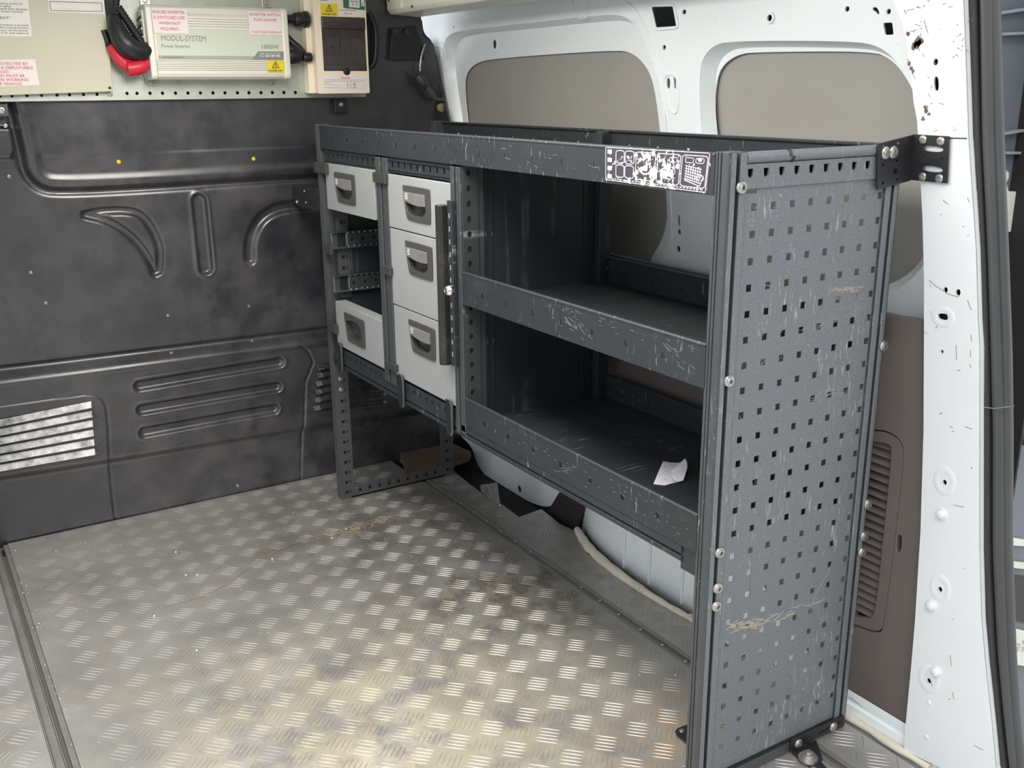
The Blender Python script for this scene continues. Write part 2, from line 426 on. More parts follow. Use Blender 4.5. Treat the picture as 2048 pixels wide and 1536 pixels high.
# ---- floor: chequer plate in three sheets around the two sunken rails
FL = sroot('floor')
right_edge = [(-.05 + .35, .312), (-.02, .312), (-.44, .318), (-.57, .305), (-.70, .33), (-.80, .37), (-.86, .40)]
re_px = PZ(0, [(1220, 1140), (1175, 1108), (1152, 1062), (1120, 1048), (1083, 1018), (1038, 1034), (1003, 1008), (972, 992), (935, 965), (905, 940)])
TR = (.196, .226)          # right rail in y
TLy = (-.925, -.885)
mid = rect(-1.668, TLy[1], .42, TR[0])
holes = []
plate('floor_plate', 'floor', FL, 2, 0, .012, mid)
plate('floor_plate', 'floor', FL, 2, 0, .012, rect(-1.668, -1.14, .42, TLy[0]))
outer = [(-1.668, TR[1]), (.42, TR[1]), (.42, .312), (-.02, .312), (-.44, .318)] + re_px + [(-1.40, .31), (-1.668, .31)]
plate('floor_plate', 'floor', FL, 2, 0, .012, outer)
tb = MB()
def tread(cx, cy, ang, L=.0205, wd=.0012, h=.0010):
    c, s = math.cos(ang), math.sin(ang); v = []
    prof = [(-L, .0, 0), (-L * .55, wd * .8, .75), (0, wd, 1), (L * .55, wd * .8, .75), (L, 0, 0)]
    pts = []
    for (a, w, hh) in prof:
        pts += [(a, w, 0.0), (a, 0.0, h * max(hh, .0)), (a, -w, 0.0)]
    for a, w, z in pts: v.append((cx + a * c - w * s, cy + a * s + w * c, z + .0001))
    f = []
    for i in range(4):
        for k in range(2): f.append((i * 3 + k, (i + 1) * 3 + k, (i + 1) * 3 + k + 1, i * 3 + k + 1))
    tb.add(v, f)
PT = .0725
for i in range(-17, 14):
    for j in range(-17, 6):
        for k in (0, 1):
            gx = -.556 + PT * i + k * PT / 2; gy = .055 + PT * j + k * PT / 2
            a = math.radians(45 if k == 0 else -45)
            nx, ny = -math.sin(a), math.cos(a)
            for m_ in range(-2, 3):
                x = gx + nx * m_ * .0092; y = gy + ny * m_ * .0092
                if x < -1.655 or x > .40 or y < -1.12: continue
                if TR[0] - .012 < y < TR[1] + .012 or TLy[0] - .012 < y < TLy[1] + .012: continue
                if y > TR[1] and not pin(x, y + .014, outer): continue
                if y > TR[1] and not pin(x - .02, y + .005, outer): continue
                tread(x, y, a)
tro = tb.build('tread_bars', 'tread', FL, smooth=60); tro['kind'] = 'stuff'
sub = box('sub_floor', 'cavity', FL, -1.68, .42, -1.14, .60, -.08, -.055)
# floor seam strip, screws along the rail
for (u, v) in crop([(300, 855), (90, 660), (230, 760), (370, 860), (520, 963), (670, 1078), (835, 1190), (1005, 1310), (1185, 1437)], 5.909, 860, 860):
    x, y = PZ(.001, [(u, v)])[0]; screw(FL, (x, y, .0), .0035, 2, 'bolt', 'rivet')
for (u, v) in [(1162, 1174), (1200, 1200), (1238, 1228), (1281, 1258), (1325, 1289), (1371, 1322), (1352, 1348)]:
    x, y = PZ(.001, [(u, v)])[0]; screw(FL, (x, y, .0), .0035, 2, 'bolt', 'rivet')
for (u, v) in [(30, 1100), (112, 1100), (78, 1245), (112, 1385), (345, 1302)]:
    x, y = PZ(.001, [(u, v)])[0]; screw(FL, (x, y, .0), .003, 2, 'bolt', 'rivet')

def floor_rail(y0, y1, x0, x1, label, hollow, split=.5):
    t = thing('floor_rail', label, 'rail', (x0, (y0 + y1) / 2, 0)); w = y1 - y0; m = y0 + w * split
    MB().box(x0, x1, y0, y1, -.007, -.0045).build('base', 'rail_groove', t)
    MB().box(x0, x1, y0 + .004, m - .002, -.0046, -.0030).build('track_floor', 'rail_alu', t)
    MB().box(x0, x1, y0 + .0008, y0 + .003, -.006, .0012).build('flange', 'rail_alu', t, .0006)
    MB().box(x0, x1, y1 - .011, y1 - .0008, -.006, .0010).build('flange', 'rail_alu', t, .0008)
    MB().box(x0, x1, m - .001, m + .001, -.0036, -.0018).build('track_lip', 'rail_alu', t, .0004)
    for s, e in hollow: MB().box(s, e, m + .0015, y1 - .0115, -.0044, -.0040).build('open_slot', 'hole', t)
    return t
floor_rail(TR[0], TR[1], -1.50, .42, 'grey aluminium rail sunk in the floor, running underneath the shelving rack', [(-.40, .30)])
floor_rail(TLy[0], TLy[1], -1.66, .42, 'grey aluminium rail sunk in the floor at the far left', [(-1.64, -1.60)])

# ---- front wall: the pressed bulkhead as a fine height field
WX = -1.68
def sdseg(P, pts, closed=False):
    d = np.full(len(P), 1e9); n = len(pts)
    for i in range(n if closed else n - 1):
        a = np.array(pts[i]); b = np.array(pts[(i + 1) % n]); ab = b - a
        t = np.clip(((P - a) @ ab) / (ab @ ab + 1e-12), 0, 1)
        d = np.minimum(d, np.hypot(*(P - a - t[:, None] * ab).T))
    return d
def inside(P, poly):
    ins = np.zeros(len(P), bool); n = len(poly); j = n - 1
    for i in range(n):
        xi, yi = poly[i]; xj, yj = poly[j]
        c = (yi > P[:, 1]) != (yj > P[:, 1])
        with np.errstate(divide='ignore', invalid='ignore'): ins ^= c & (P[:, 0] < (xj - xi) * (P[:, 1] - yi) / (yj - yi + 1e-15) + xi)
        j = i
    return ins
def ss(x, a, b): t = np.clip((x - a) / (b - a), 0, 1); return t * t * (3 - 2 * t)
Y0, Y1, Z0, Z1 = -1.14, .47, -.01, 1.40
NY, NZ = 460, 400
ys = np.linspace(Y0, Y1, NY); zs = np.linspace(Z0, Z1, NZ)
YY, ZZ = np.meshgrid(ys, zs); Pg = np.stack([YY.ravel(), ZZ.ravel()], 1)
def wp(pts): return PX(WX, pts)
h = np.zeros(len(Pg))
ridge = chaik(wp([(18, 205), (34, 265), (42, 300), (50, 345), (75, 374), (112, 383), (300, 374), (450, 363), (640, 352), (760, 350)]), 2, False)
polyU = ridge + [(.6, 1.02), (.6, 1.5), (ridge[0][0], 1.5)]
d = sdseg(Pg, ridge); ins = inside(Pg, polyU); sdv = np.where(ins, d, -d)
h += .011 * ss(sdv, -.003, .012) + .006 * ss(sdv, .0, .11)
h -= .007 * np.exp(-((sdv + .006) / .007) ** 2)
h += .006 * np.exp(-((sdv - .022) / .014) ** 2)
def rib(pts, r, dep, soft=.010):
    global h
    dd = sdseg(Pg, wp(pts)); h -= dep * (1 - ss(dd, r - soft * .5, r + soft * .5)); 
    h += dep * .25 * np.exp(-((dd - r - soft * .6) / .004) ** 2)
boom = chaik(wp([(172, 430), (200, 423), (255, 420), (285, 430), (308, 462), (322, 500), (318, 542)]), 2, False)
boom2 = chaik(wp([(172, 430), (215, 440), (262, 470), (292, 505), (312, 545)]), 2, False)
dd = np.minimum(sdseg(Pg, boom), sdseg(Pg, boom2)); h -= .010 * (1 - ss(dd, .003, .014))
cc = chaik(wp([(500, 518), (498, 490), (510, 450), (535, 425), (570, 413), (640, 408)]), 2, False)
dd = sdseg(Pg, cc); h -= .012 * (1 - ss(dd, .006, .020))
rib([(398, 402), (412, 535)], .017, .012)
for a, b in (((275, 768), (555, 722)), ((280, 815), (550, 771)), ((285, 860), (545, 815))): rib([a, b], .012, .011)
# belt ledge and lower skirt
def zline(a, b):
    (y0, z0), (y1, z1) = wp([a, b]); return z0 + (Pg[:, 0] - y0) * (z1 - z0) / (y1 - y0)
zl = zline((0, 742), (640, 664)); dl = Pg[:, 1] - zl
h += .022 * ss(-dl, .0, .022); h -= .008 * np.exp(-((dl - .004) / .008) ** 2); h += .004 * np.exp(-((dl + .028) / .006) ** 2)
zl = zline((0, 950), (640, 848)); dl = Pg[:, 1] - zl
h -= .016 * ss(-dl, -.012, .02)
hatch = chaik(wp([(-80, 818), (0, 807), (165, 783), (195, 787), (208, 800), (213, 835), (216, 918), (232, 1050)]), 2, False)
h -= .005 * (1 - ss(sdseg(Pg, hatch), .0, .0040))
h -= .006 * (1 - ss(sdseg(Pg, wp([(596, 690), (612, 700), (622, 722), (606, 762), (604, 830), (600, 960)])), .0, .0038))
# left corner boss and right corner
boss = wp([(-60, 252), (22, 256), (28, 300), (22, 316), (-60, 318)])
h += .010 * (1 - ss(-np.where(inside(Pg, boss), sdseg(Pg, boss, True), -sdseg(Pg, boss, True)), -.003, .003))
# pressed vent backs on the right, and a broad quilted swell
for k in range(6): rib([(640, 737 + 15.5 * k), (760, 722 + 15.5 * k)], .005, .005, .006)
h += .004 * np.sin(Pg[:, 0] * 7.0) * np.sin(Pg[:, 1] * 6.0) * (Pg[:, 1] < .96)

V = np.stack([WX + h, Pg[:, 0], Pg[:, 1]], 1)
edge = wp([(838, -60), (838, 40), (842, 70), (862, 86), (874, 150), (886, 200), (903, 250)])
okp = inside(Pg, [(-2, -1)] + [(-2, 2)] + edge + [(.47, edge[-1][1] - .05), (.47, -1)])
idx = np.arange(NY * NZ).reshape(NZ, NY)
F = np.stack([idx[:-1, :-1], idx[:-1, 1:], idx[1:, 1:], idx[1:, :-1]], -1).reshape(-1, 4)
F = F[okp[F].all(1)]
me = bpy.data.meshes.new('wall_front'); me.from_pydata(V.tolist(), [], F.tolist()); me.shade_smooth()
bm = bmesh.new(); bm.from_mesh(me); bmesh.ops.delete(bm, geom=[q for q in bm.verts if not q.link_faces], context='VERTS'); bm.to_mesh(me); bm.free()
BW = link('wall_front', me, 'bulk'); struct(BW)
def wallh(u, v):
    y, z = wp([(u, v)])[0]
    i = int(round((z - Z0) / (Z1 - Z0) * (NZ - 1))); j = int(round((y - Y0) / (Y1 - Y0) * (NY - 1)))
    return WX + float(h.reshape(NZ, NY)[i, j]), y, z
for (u, v) in [(235, 323), (503, 317), (336, 631), (498, 612), (342, 705), (505, 682), (474, 970), (18, 353), (62, 545), (92, 606)]:
    x, y, z = wallh(u, v); screw(BW, (x, y, z), .0042 if v > 330 else .005, 0, 'bolt' if v > 330 else 'yellow', 'rivet')
# louvres
def louvre(u0, v0, u1, v1, hgt, dx, tip=.018, mat='louvre'):
    x, y0, z0 = wallh(u0, v0); x1_, y1, z1 = wallh(u1, v1); x = max(x, x1_, WX) + .002; mb = MB()
    yt = y1 + tip * (1 if y1 > y0 else -1)
    v = [(x, y0, z0), (x, y1, z1), (x + dx, y0, z0 - hgt), (x + dx, y1 - tip * .1, z1 - hgt), (x - .002, y0, z0 - hgt - .003), (x - .002, yt, z1 - hgt - .003)]
    return mb.add(v, [(0, 1, 3, 2), (2, 3, 5, 4), (1, 5, 3)]).build('louvre', mat, BW)
for k in range(6):
    u1 = 178 + 1.4 * k; v1 = 797 + 18.7 * k
    louvre(-75, v1 + 51 - 1.4 * k, u1, v1, .0150, .0095)
for k in range(6):
    u = 628 - 1.4 * k; v = 727 + 16.2 * k
    louvre(u + 110, v - 20, u, v, .012, .006, -.004, 'bulk')
    louvre(u + 12, v - 2.2, u - .5, v, .012, .010, -.006)

box('light_leak_board', 'cavity', BW, -1.70, -1.69, -1.16, .60, -.62, .06)  # added dark board, blocks sky light leaking in under the bulkhead
MB().tube([(WX + .004, a, b) for a, b in chaik(edge[1:], 2, False)], .0065, 10).build('edge_rubber', 'cavity', BW, smooth=60)
# ---- side wall (right): white pressed sheet with two window apertures
WS = sroot('wall_right')
WY = .42
hole1 = chaik(PY(WY, [(905, 262), (893, 190), (884, 120), (890, 72), (925, 60), (1000, 53), (1200, 30), (1250, 30), (1278, 60), (1300, 110), (1325, 200), (1336, 262), (1336, 380), (1342, 480), (1315, 545), (1290, 640), (1150, 600), (925, 470)]), 2)
w1 = chaik(PY(WY + .028, [(938, 262), (930, 190), (930, 150), (950, 126), (990, 117), (1230, 100), (1265, 106), (1292, 132), (1308, 170), (1320, 262), (1333, 390), (1334, 462), (1293, 532), (1270, 620), (1180, 640), (980, 560)]), 2)
hole2 = chaik(PY(WY, [(1402, 262), (1398, 160), (1404, 118), (1425, 92), (1460, 82), (1700, 82), (1760, 92), (1800, 130), (1835, 200), (1865, 300), (1872, 500), (1800, 585), (1720, 600), (1460, 600), (1425, 400)]), 2)
w2 = chaik(PY(WY + .028, [(1428, 262), (1430, 180), (1440, 135), (1475, 108), (1520, 104), (1745, 102), (1782, 118), (1810, 150), (1835, 200), (1850, 262), (1872, 400), (1866, 505), (1790, 588), (1700, 620), (1480, 620), (1440, 400)]), 2)
def sm(ax, c, u, v, ru, rv=None, n=12):
    f = PY if ax == 1 else PX
    cx, cz = f(c, [(u, v)])[0]; ex = f(c, [(u + ru, v)])[0]; ez = f(c, [(u, v + (rv or ru))])[0]
    return circ(cx, cz, abs(ex[0] - cx), n, abs(ez[1] - cz))
wh = [hole1, hole2]
wh += [PY(WY, [(1302, 14), (1345, 13), (1352, 52), (1311, 55)])]
wh += [sm(1, WY, 1368, 24, 4, 5), sm(1, WY, 1328, 95, 3.5, 5)]
wh += [PY(WY, [(1347, 154), (1351, 153), (1352, 177), (1348, 177)]), chaik(PY(WY, [(1333, 156), (1340, 156), (1340, 177), (1333, 177)]), 2)]
wh += [sm(1, WY, 1694, 18, 4.5, 5.5), sm(1, WY, 1777, 23, 4.5, 5.5), chaik(PY(WY, [(1745, 15), (1753, 14), (1759, 26), (1756, 30), (1750, 22), (1745, 21)]), 1)]
wh += [rc(PY(WY, [(1766, 46), (1784, 45), (1787, 69), (1770, 70)]))]
wh += [chaik(PY(WY, [(1355, 430), (1359, 430), (1360, 452), (1356, 452)]), 1), sm(1, WY, 1358.5, 464, 3, 5), sm(1, WY, 1357, 498, 3.5, 6)]
shx0 = -1.90
plate('inner_panel', 'white', WS, 1, WY, .004, [(shx0, .42), (shx0, 1.45), (.02, 1.45), (.11, .42)], [h_ for h_ in wh], .0012)
def grow(poly, k):
    c = np.mean(poly, 0); return [tuple(c + (np.array(p) - c) * k) for p in poly]
rec1 = plate('window_recess', 'white', WS, 1, WY + .028, .003, grow(hole1, 1.05), [w1, sm(1, WY + .028, 989, 89, 3.2, 9)], .001)
rec2 = plate('window_recess', 'white', WS, 1, WY + .028, .003, grow(hole2, 1.05), [w2], .001)
# sloping flanks joining panel and recess
def skirt(a, b, ya, yb, mat, name):
    n = len(a); c = [tuple(.5 * (np.array(p) + np.array(q))) for p, q in zip(a, b)]
    v = [(p[0], ya, p[1]) for p in a] + [(p[0], ya + (yb - ya) * .25, p[1]) for p in grow(a, .985)] + [(p[0], yb - .0005, p[1]) for p in b]
    f = [(i, (i + 1) % n, n + (i + 1) % n, n + i) for i in range(n)] + [(n + i, n + (i + 1) % n, 2 * n + (i + 1) % n, 2 * n + i) for i in range(n)]
    return MB().add(v, f).build(name, mat, WS, smooth=60)
skirt(hole1, grow(hole1, .955), WY + .001, WY + .028, 'white', 'recess_flank')
skirt(hole2, grow(hole2, .94), WY + .001, WY + .028, 'white', 'recess_flank')
box('outer_skin', 'cavity', WS, -1.92, .10, .56, .565, -.05, 1.45)
for nm, wpoly in (('window_1', w1), ('window_2', w2)):
    o = plate(nm, 'beige', None, 1, WY + .036, .004, grow(wpoly, 1.06)); struct(o)
# speckled outer skin visible under window 2 and the grey pan in the wheel housing
plate('lower_skin', 'speck', WS, 1, WY + .035, .003, PY(WY + .035, [(1700, 620), (1790, 588), (1838, 525), (1900, 440), (1900, 720), (1700, 720)]))
# pressed square window on the post (collar) and pocket
sq = PY(WY - .003, [(1297, 8), (1348, 6), (1358, 58), (1306, 62)]); sqi = PY(WY - .003, [(1302, 14), (1345, 13), (1352, 52), (1311, 55)])
plate('square_collar', 'white', WS, 1, WY - .003, .004, rc(sq, .2), [rc(sqi, .06)], .001)
pk = chaik(PY(WY - .001, [(1322, 147), (1355, 146), (1360, 200), (1354, 228), (1344, 229), (1336, 205)]), 2)
pki = grow(pk, .9)
plate('pressed_pocket', 'white', WS, 1, WY - .002, .003, pk, [pki], .0008)
plate('slot_collar', 'white', WS, 1, WY + .026, .002, chaik(PY(WY + .026, [(982, 74), (993, 73), (996, 100), (993, 106), (985, 104), (983, 98)]), 2), [sm(1, WY + .026, 989, 89, 3.4, 9.5)], .0006)
bx = PY(WY, [(1542, 36)])[0]
mb = MB().lathe([(0, .011), (-.004, .010), (-.004, .006), (.001, .006)], 20, 1, (bx[0], WY, bx[1])); mb.build('boss_ring', 'white', WS, smooth=40)
# spot welds / dimples along the upper flange
for (u, v) in [(907, 54), (930, 52), (957, 50), (985, 47), (1013, 44), (1073, 41), (1110, 37), (1304, 125), (1323, 203), (1270, 43)]:
    x, z = PY(WY, [(u, v)])[0]; screw(WS, (x, WY, z), .0035, 1, 'white', 'spot_weld')
# weld seam ledges above the windows
def ledge(pts, r, mat='white', name='pressed_ridge', y=WY):
    p = [(x, y, z) for x, z in chaik(PY(y, pts), 2, False)]
    return MB().tube(p, r, 8).build(name, mat, WS, smooth=60)
ledge([(862, 92), (890, 92), (896, 120)], .0016)
ledge([(1144, 0), (1150, 18), (1155, 38), (1172, 37), (1178, 28), (1174, 0)], .0018)
ledge([(1250, 0), (1275, 20), (1300, 70), (1320, 150), (1332, 262)], .0022)
ledge([(1340, 380), (1345, 470), (1336, 520), (1325, 548)], .0022)
ledge([(880, 95), (870, 140), (885, 200), (905, 262)], .0018)
# ---- lower side wall and wheel housing, seen under the rack
LW = .345
hpth = PZ(.012, [(1163, 1034), (1172, 1058), (1190, 1082), (1225, 1112), (1280, 1150), (1335, 1182), (1385, 1213)]) + [(-.30, .334), (-.16, .333), (-.05, .333), (.16, .333)]
htop = [.42, .42, .42, .42, .40, .38, .36, .22, .095, .03, .03]
hp_, ht_ = chaik([(a[0], a[1], b) for a, b in zip(hpth, htop)], 2, False), 0
v = []
for a in hp_: v += [(a[0], a[1], -.03), (a[0], a[1] + .004, .05), (a[0], a[1] + .006, max(a[2], .06) if a[2] > .1 else a[2])]
f = [(i * 3 + k, i * 3 + 3 + k, i * 3 + 4 + k, i * 3 + 1 + k) for i in range(len(hp_) - 1) for k in (0, 1)]
hs_ = MB().add(v, f).build('wheel_housing', 'white', WS, smooth=50)
so = hs_.modifiers.new('solid', 'SOLIDIFY'); so.thickness = .003
for u in (1243, 1296, 1362):   # pressed vertical swages
    x, z = PY(LW, [(u, 1100)])[0]; yy = float(np.interp(x, [a[0] for a in hp_], [a[1] for a in hp_]))
    MB().tube([(x, yy + .002, -.0), (x, yy + .006, .33)], .004, 8).build('swage', 'white', WS, smooth=60)
pan = PY(.45, [(905, 800), (915, 868), (943, 892), (952, 925), (972, 955), (1000, 975), (1050, 1000), (1082, 1013), (1102, 1014), (1118, 992), (1180, 1040), (1190, 900)])
plate('wheel_pan', 'white', WS, 1, .45, .006, chaik(pan, 2), [sm(1, .45, 1038, 978, 4, 7)], .002)
plate('arch_liner', 'trim_dark', WS, 1, .405, .006, PY(.405, [(1118, 985), (1100, 1014), (1092, 1022), (1150, 1062), (1168, 1018), (1180, 980)]), [], .001)
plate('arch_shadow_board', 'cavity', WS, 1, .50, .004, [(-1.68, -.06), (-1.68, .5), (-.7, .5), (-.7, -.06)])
cb = chaik(PZ(.010, [(1150, 1055), (1160, 1072), (1175, 1095), (1220, 1135), (1285, 1180), (1340, 1213), (1390, 1240)]), 2, False)
cbp = [(x, y + .006, .004) for x, y in cb]
rs = [.007 + .005 * math.sin(min(1, i / len(cbp) * 1.4) * math.pi) + .0012 * math.sin(i * 2.3) for i in range(len(cbp))]
MB().tube(cbp, rs, 12).build('seam_sealer_bead', 'caulk', WS, smooth=70)
cb = [(x / 20 * .60 - .44, .326 + .001 * math.sin(x * 1.7), .004) for x in range(0, 21)]
MB().tube(cb, [.0075 + .0012 * math.sin(i * 1.9) for i in range(21)], 12).build('seam_sealer_bead', 'caulk', WS, smooth=70)

# ---- brown-grey quarter trim with its vent
T2 = sroot('trim_2')
TY = .345
tpoly = [(-.80, .752), (-.80, .40), (-.50, .345), (-.30, .21), (-.16, .08), (-.035, .022)] + PY(TY - .005, [(1700, 1396), (1789, 1442), (1812, 1442), (1822, 1335), (1830, 1240), (1841, 1060), (1847, 860), (1846, 640), (1800, 633)]) + [(-.06, .752)]
vout = PY(TY - .006, [(1690, 862), (1758, 858), (1788, 868), (1803, 885), (1809, 905), (1789, 1088), (1767, 1255), (1757, 1268), (1717, 1256), (1640, 1225)])
vin = PY(TY - .006, [(1690, 880), (1758, 884), (1778, 888), (1784, 900), (1765, 1082), (1750, 1230), (1738, 1240), (1640, 1215)])
slot = chaik(PY(TY - .006, [(1794, 1068), (1804, 1071), (1802, 1102), (1792, 1108)]), 2)
plate('trim_panel', 'trim', T2, 1, TY - .006, .012, tpoly, [chaik(vout, 2), slot], .004)
plate('slot_floor', 'trim_dark', T2, 1, TY + .003, .002, grow(slot, 1.6))
plate('vent_frame', 'trim', T2, 1, TY - .005, .010, grow(chaik(vout, 2), .985), [chaik(vin, 2)], .0012)
plate('vent_back', 'cavity', T2, 1, TY + .012, .002, grow(chaik(vin, 2), 1.05))
vi = chaik(vin, 2); za = max(p[1] for p in vi); zb = min(p[1] for p in vi)
k = 0; z = zb + .008
while z < za - .004:
    xr = max([a[0] + (b[0] - a[0]) * (z - a[1]) / (b[1] - a[1]) for a, b in zip(vi, vi[1:] + vi[:1]) if (a[1] - z) * (b[1] - z) < 0] or [0])
    xl = min([a[0] + (b[0] - a[0]) * (z - a[1]) / (b[1] - a[1]) for a, b in zip(vi, vi[1:] + vi[:1]) if (a[1] - z) * (b[1] - z) < 0] or [0])
    MB().prism([(TY - .001, z - .004), (TY + .004, z + .001), (TY + .011, z + .0065), (TY + .011, z + .0035), (TY + .003, z - .005)], 0, xl - .002, xr + .002).build('slat', 'trim', T2, .0008)
    z += .0150
# soft vertical swage near the pillar
box('lower_sill', 'white', WS, -.20, .20, .332, .36, -.02, .028, .004)

# ---- rear pillar
PL = sroot('trim_1')
PYc = .325
pl_left = [(1786, -60), (1786, 0), (1805, 46), (1815, 100), (1821, 139), (1827, 203), (1834, 240), (1836, 268), (1840, 340), (1845, 440), (1848, 560), (1847, 860), (1841, 1060), (1830, 1240), (1822, 1335), (1810, 1461), (1808, 1500)]
pl_right = [(2010, 1600), (1991, 1536), (1982, 1440), (1970, 1330), (1962, 1240), (1958, 1100), (1958, 860), (1958, 690), (1955, 640), (1951, 500), (1943, 380), (1936, 277), (1930, 100), (1926, 0), (1922, -60)]
ph = [sm(1, PYc, 1871, 124, 5, 7), chaik(PY(PYc, [(1867, 153), (1877, 153), (1878, 182), (1868, 182)]), 2),
      sm(1, PYc, 1891, 580, 4.5, 6), sm(1, PYc, 1916, 585, 5.2, 7), chaik(PY(PYc, [(1876, 627), (1893, 627), (1896, 633), (1895, 641), (1879, 639), (1875, 633)]), 2),
      sm(1, PYc, 1884, 703.5, 3, 4.2), sm(1, PYc, 1889, 965, 4.5, 5.6), sm(1, PYc, 1880, 1179, 4.5, 5.6), sm(1, PYc, 1857.5, 1362, 4.4, 5.6)]
plo = PY(PYc, pl_left + pl_right)
plate('pillar_face', 'pillar', PL, 1, PYc, .0035, plo, ph)
n = len(plo); gp = plo
MB().add([(p[0], PYc + .001, p[1]) for p in gp] + [(p[0], PYc + .06, p[1]) for p in gp], [(i, (i + 1) % n, n + (i + 1) % n, n + i) for i in range(n)]).build('pillar_return', 'pillar', PL)
plate('pillar_back', 'cavity', PL, 1, PYc + .012, .002, plo)
def rim(cu_, cv_, r, ru=1.25):
    x, z = PY(PYc, [(cu_, cv_)])[0]; pts = [(x + r * math.cos(a) , PYc - .0002, z + r * ru * math.sin(a)) for a in np.linspace(0, 2 * math.pi, 25)[:-1]]
    n = 24; v = []; 
    for rr, yy in ((1.0, .0), (.92, -.0006), (.6, -.0006), (.48, -.0001)):
        v += [(x + (p_[0] - x) * rr, PYc + yy, z + (p_[2] - z) * rr) for p_ in pts]
    f = [(k * n + i, k * n + (i + 1) % n, (k + 1) * n + (i + 1) % n, (k + 1) * n + i) for k in range(3) for i in range(n)]
    return MB().add(v, f).build('pressed_ring', 'pillar', PL, smooth=60)
rim(1889, 962, .020); rim(1880, 1176, .020); rim(1858, 1358, .021); rim(1886, 634, .021, .8)
for (u, v) in [(1884, 1028), (1863, 1211), (1873, 1343)]:
    x, z = PY(PYc, [(u, v)])[0]; screw(PL, (x, PYc, z), .0095, 1, 'pillar', 'painted_bolt', 'hex', .007)
for (u, v) in [(1796, 84), (1871, 257), (1909, 256), (1853, 1474), (1858, 1405), (1857, 150)]:
    x, z = PY(PYc, [(u, v)])[0]; screw(PL, (x, PYc, z), .004, 1, 'pillar', 'spot_weld')
# seam across the pillar at bracket height
MB().tube([(x, PYc - .0002, z) for x, z in PY(PYc, [(1898, 276), (1934, 277)])], .0009, 6).build('overlap_seam', 'cavity', PL)
def chips(pts, rng_, name='paint_chip', mat='rust'):
    for (u, v, r_) in pts:
        x, z = PY(PYc, [(u, v)])[0]; n = 9
        pl = [(x + r_ * rng_.uniform(.5, 1.1) * math.cos(2 * math.pi * i / n), z + 1.1 * r_ * rng_.uniform(.5, 1.1) * math.sin(2 * math.pi * i / n)) for i in range(n)]
        MB().prism(pl, 1, PYc - .0004, PYc + .001).build(name, mat, PL)
chips([(1834, 86, .010), (1828, 92, .006), (1842, 83, .006), (1818, 128, .004), (1822, 136, .004), (1826, 143, .003), (1852, 222, .004), (1846, 238, .004), (1858, 228, .003), (1816, 68, .004)], np.random.RandomState(3))
chips([(1833, 87, .0045), (1838, 90, .003), (1853, 215, .004), (1849, 214, .003)], np.random.RandomState(4), 'bare_metal', 'straw')

sk = []; r5 = np.random.RandomState(11)
for (u, v, du, dv) in [(1812, 22, 16, -4), (1832, 14, 10, 2), (1848, 40, 8, 26), (1842, 66, -3, 22), (1905, 12, -8, 3), (1928, 76, -5, 6), (1820, 62, 10, 2), (1815, 118, 6, 12), (1822, 136, 8, 22), (1866, 206, -6, 2), (1878, 206, 10, 3), (1864, 170, -2, 8), (1857, 186, 3, 8), (1886, 400, 10, 8), (1935, 395, 4, 10), (1858, 560, 30, 22), (1892, 586, 26, 8), (1935, 600, 8, 20), (1942, 670, 1, 12), (1941, 700, 0, 14), (1940, 728, 2, 8), (1912, 690, 1, 30), (1900, 852, 5, 4), (1930, 853, 14, 5), (1908, 1010, 20, 4), (1862, 1362, 3, 12), (1905, 1385, 3, 14), (1948, 1490, 18, 10), (1900, 1310, 3, 22), (1808, 20, 4, 8), (1829, 48, 12, 4), (1826, 62, 8, -3), (1836, 88, 3, 14), (1846, 108, 2, 6)]:
    sk += strip(PY(PYc - .0003, [(u, v), (u + du * .5, v + dv * .6), (u + du, v + dv)]), .0006)
for i in range(34):
    u = r5.uniform(1835, 1945); v = r5.uniform(0, 1500) if i > 22 else r5.uniform(0, 120); sk += strip(PY(PYc - .0003, [(u, v), (u + r5.normal(0, 2.5), v + r5.normal(0, 2.5))]), .0008)
o = strokes('paint_scratches', 'rust', PL, 1, PYc - .0004, sk, .0005); o['kind'] = 'stuff'
# ---- ceiling, cant rail and the rest of the shell
C = sroot('ceiling', (0, 0, 1.45))
box('roof_skin', 'ceil', C, -1.70, .16, -1.16, .46, 1.46, 1.47)
for lx, ly in FILL_LIGHTS:  # housings for the added fill lights
    lt = thing('fill_light_housing', 'unseen added flat white lamp on the van ceiling, ' + ('nearer the bulkhead' if lx < -.6 else 'nearer the rear opening'), 'fill_light', (lx, ly, 1.45))
    MB().box(lx - .29, lx + .29, ly - .22, ly + .22, 1.430, 1.4595).build('housing', 'ceil', lt, .004)
# cant rail: box section running along the side above the windows
cz = [PY(.34, [(u, v)])[0] for u, v in ((752, 38), (1100, 3))]
zc = (cz[0][1] + cz[1][1]) / 2
MB().prism([(.24, zc + .10), (.24, zc + .012), (.25, zc), (.335, zc - .004), (.345, zc + .002), (.345, zc + .16), (.24, zc + .16)], 0, -1.66, -.30).build('cant_rail', 'cant', C, .004)
for (u, v) in [(770, 10), (823, 13)]:
    pass
gx = on(805, 20, 1, .24)
MB().tube([(gx[0], .2385, zc + .01), (gx[0], .2385, zc + .1)], .004, 8).build('rail_crease', 'cant', C, smooth=60)
p_ = on(770, 10, 1, .24); MB().box(p_[0] - .010, p_[0] + .010, .2386, .2396, p_[2] - .006, p_[2] + .006).build('rail_slot', 'hole', C)
for (u, v) in [(754, 13), (778, 1), (824, 13)]:
    p_ = on(u, v, 1, .24); MB().lathe([(0, .0035), (.001, .0035)], 10, 1, (p_[0], .2388, p_[2])).build('rail_hole', 'hole', C)
WL = sroot('wall_left')
box('side_panel', 'white', WL, -1.70, -1.40, -1.16, -1.145, -.05, 1.45)
box('rear_quarter', 'white', WL, -.30, .14, -1.16, -1.145, -.05, 1.45)
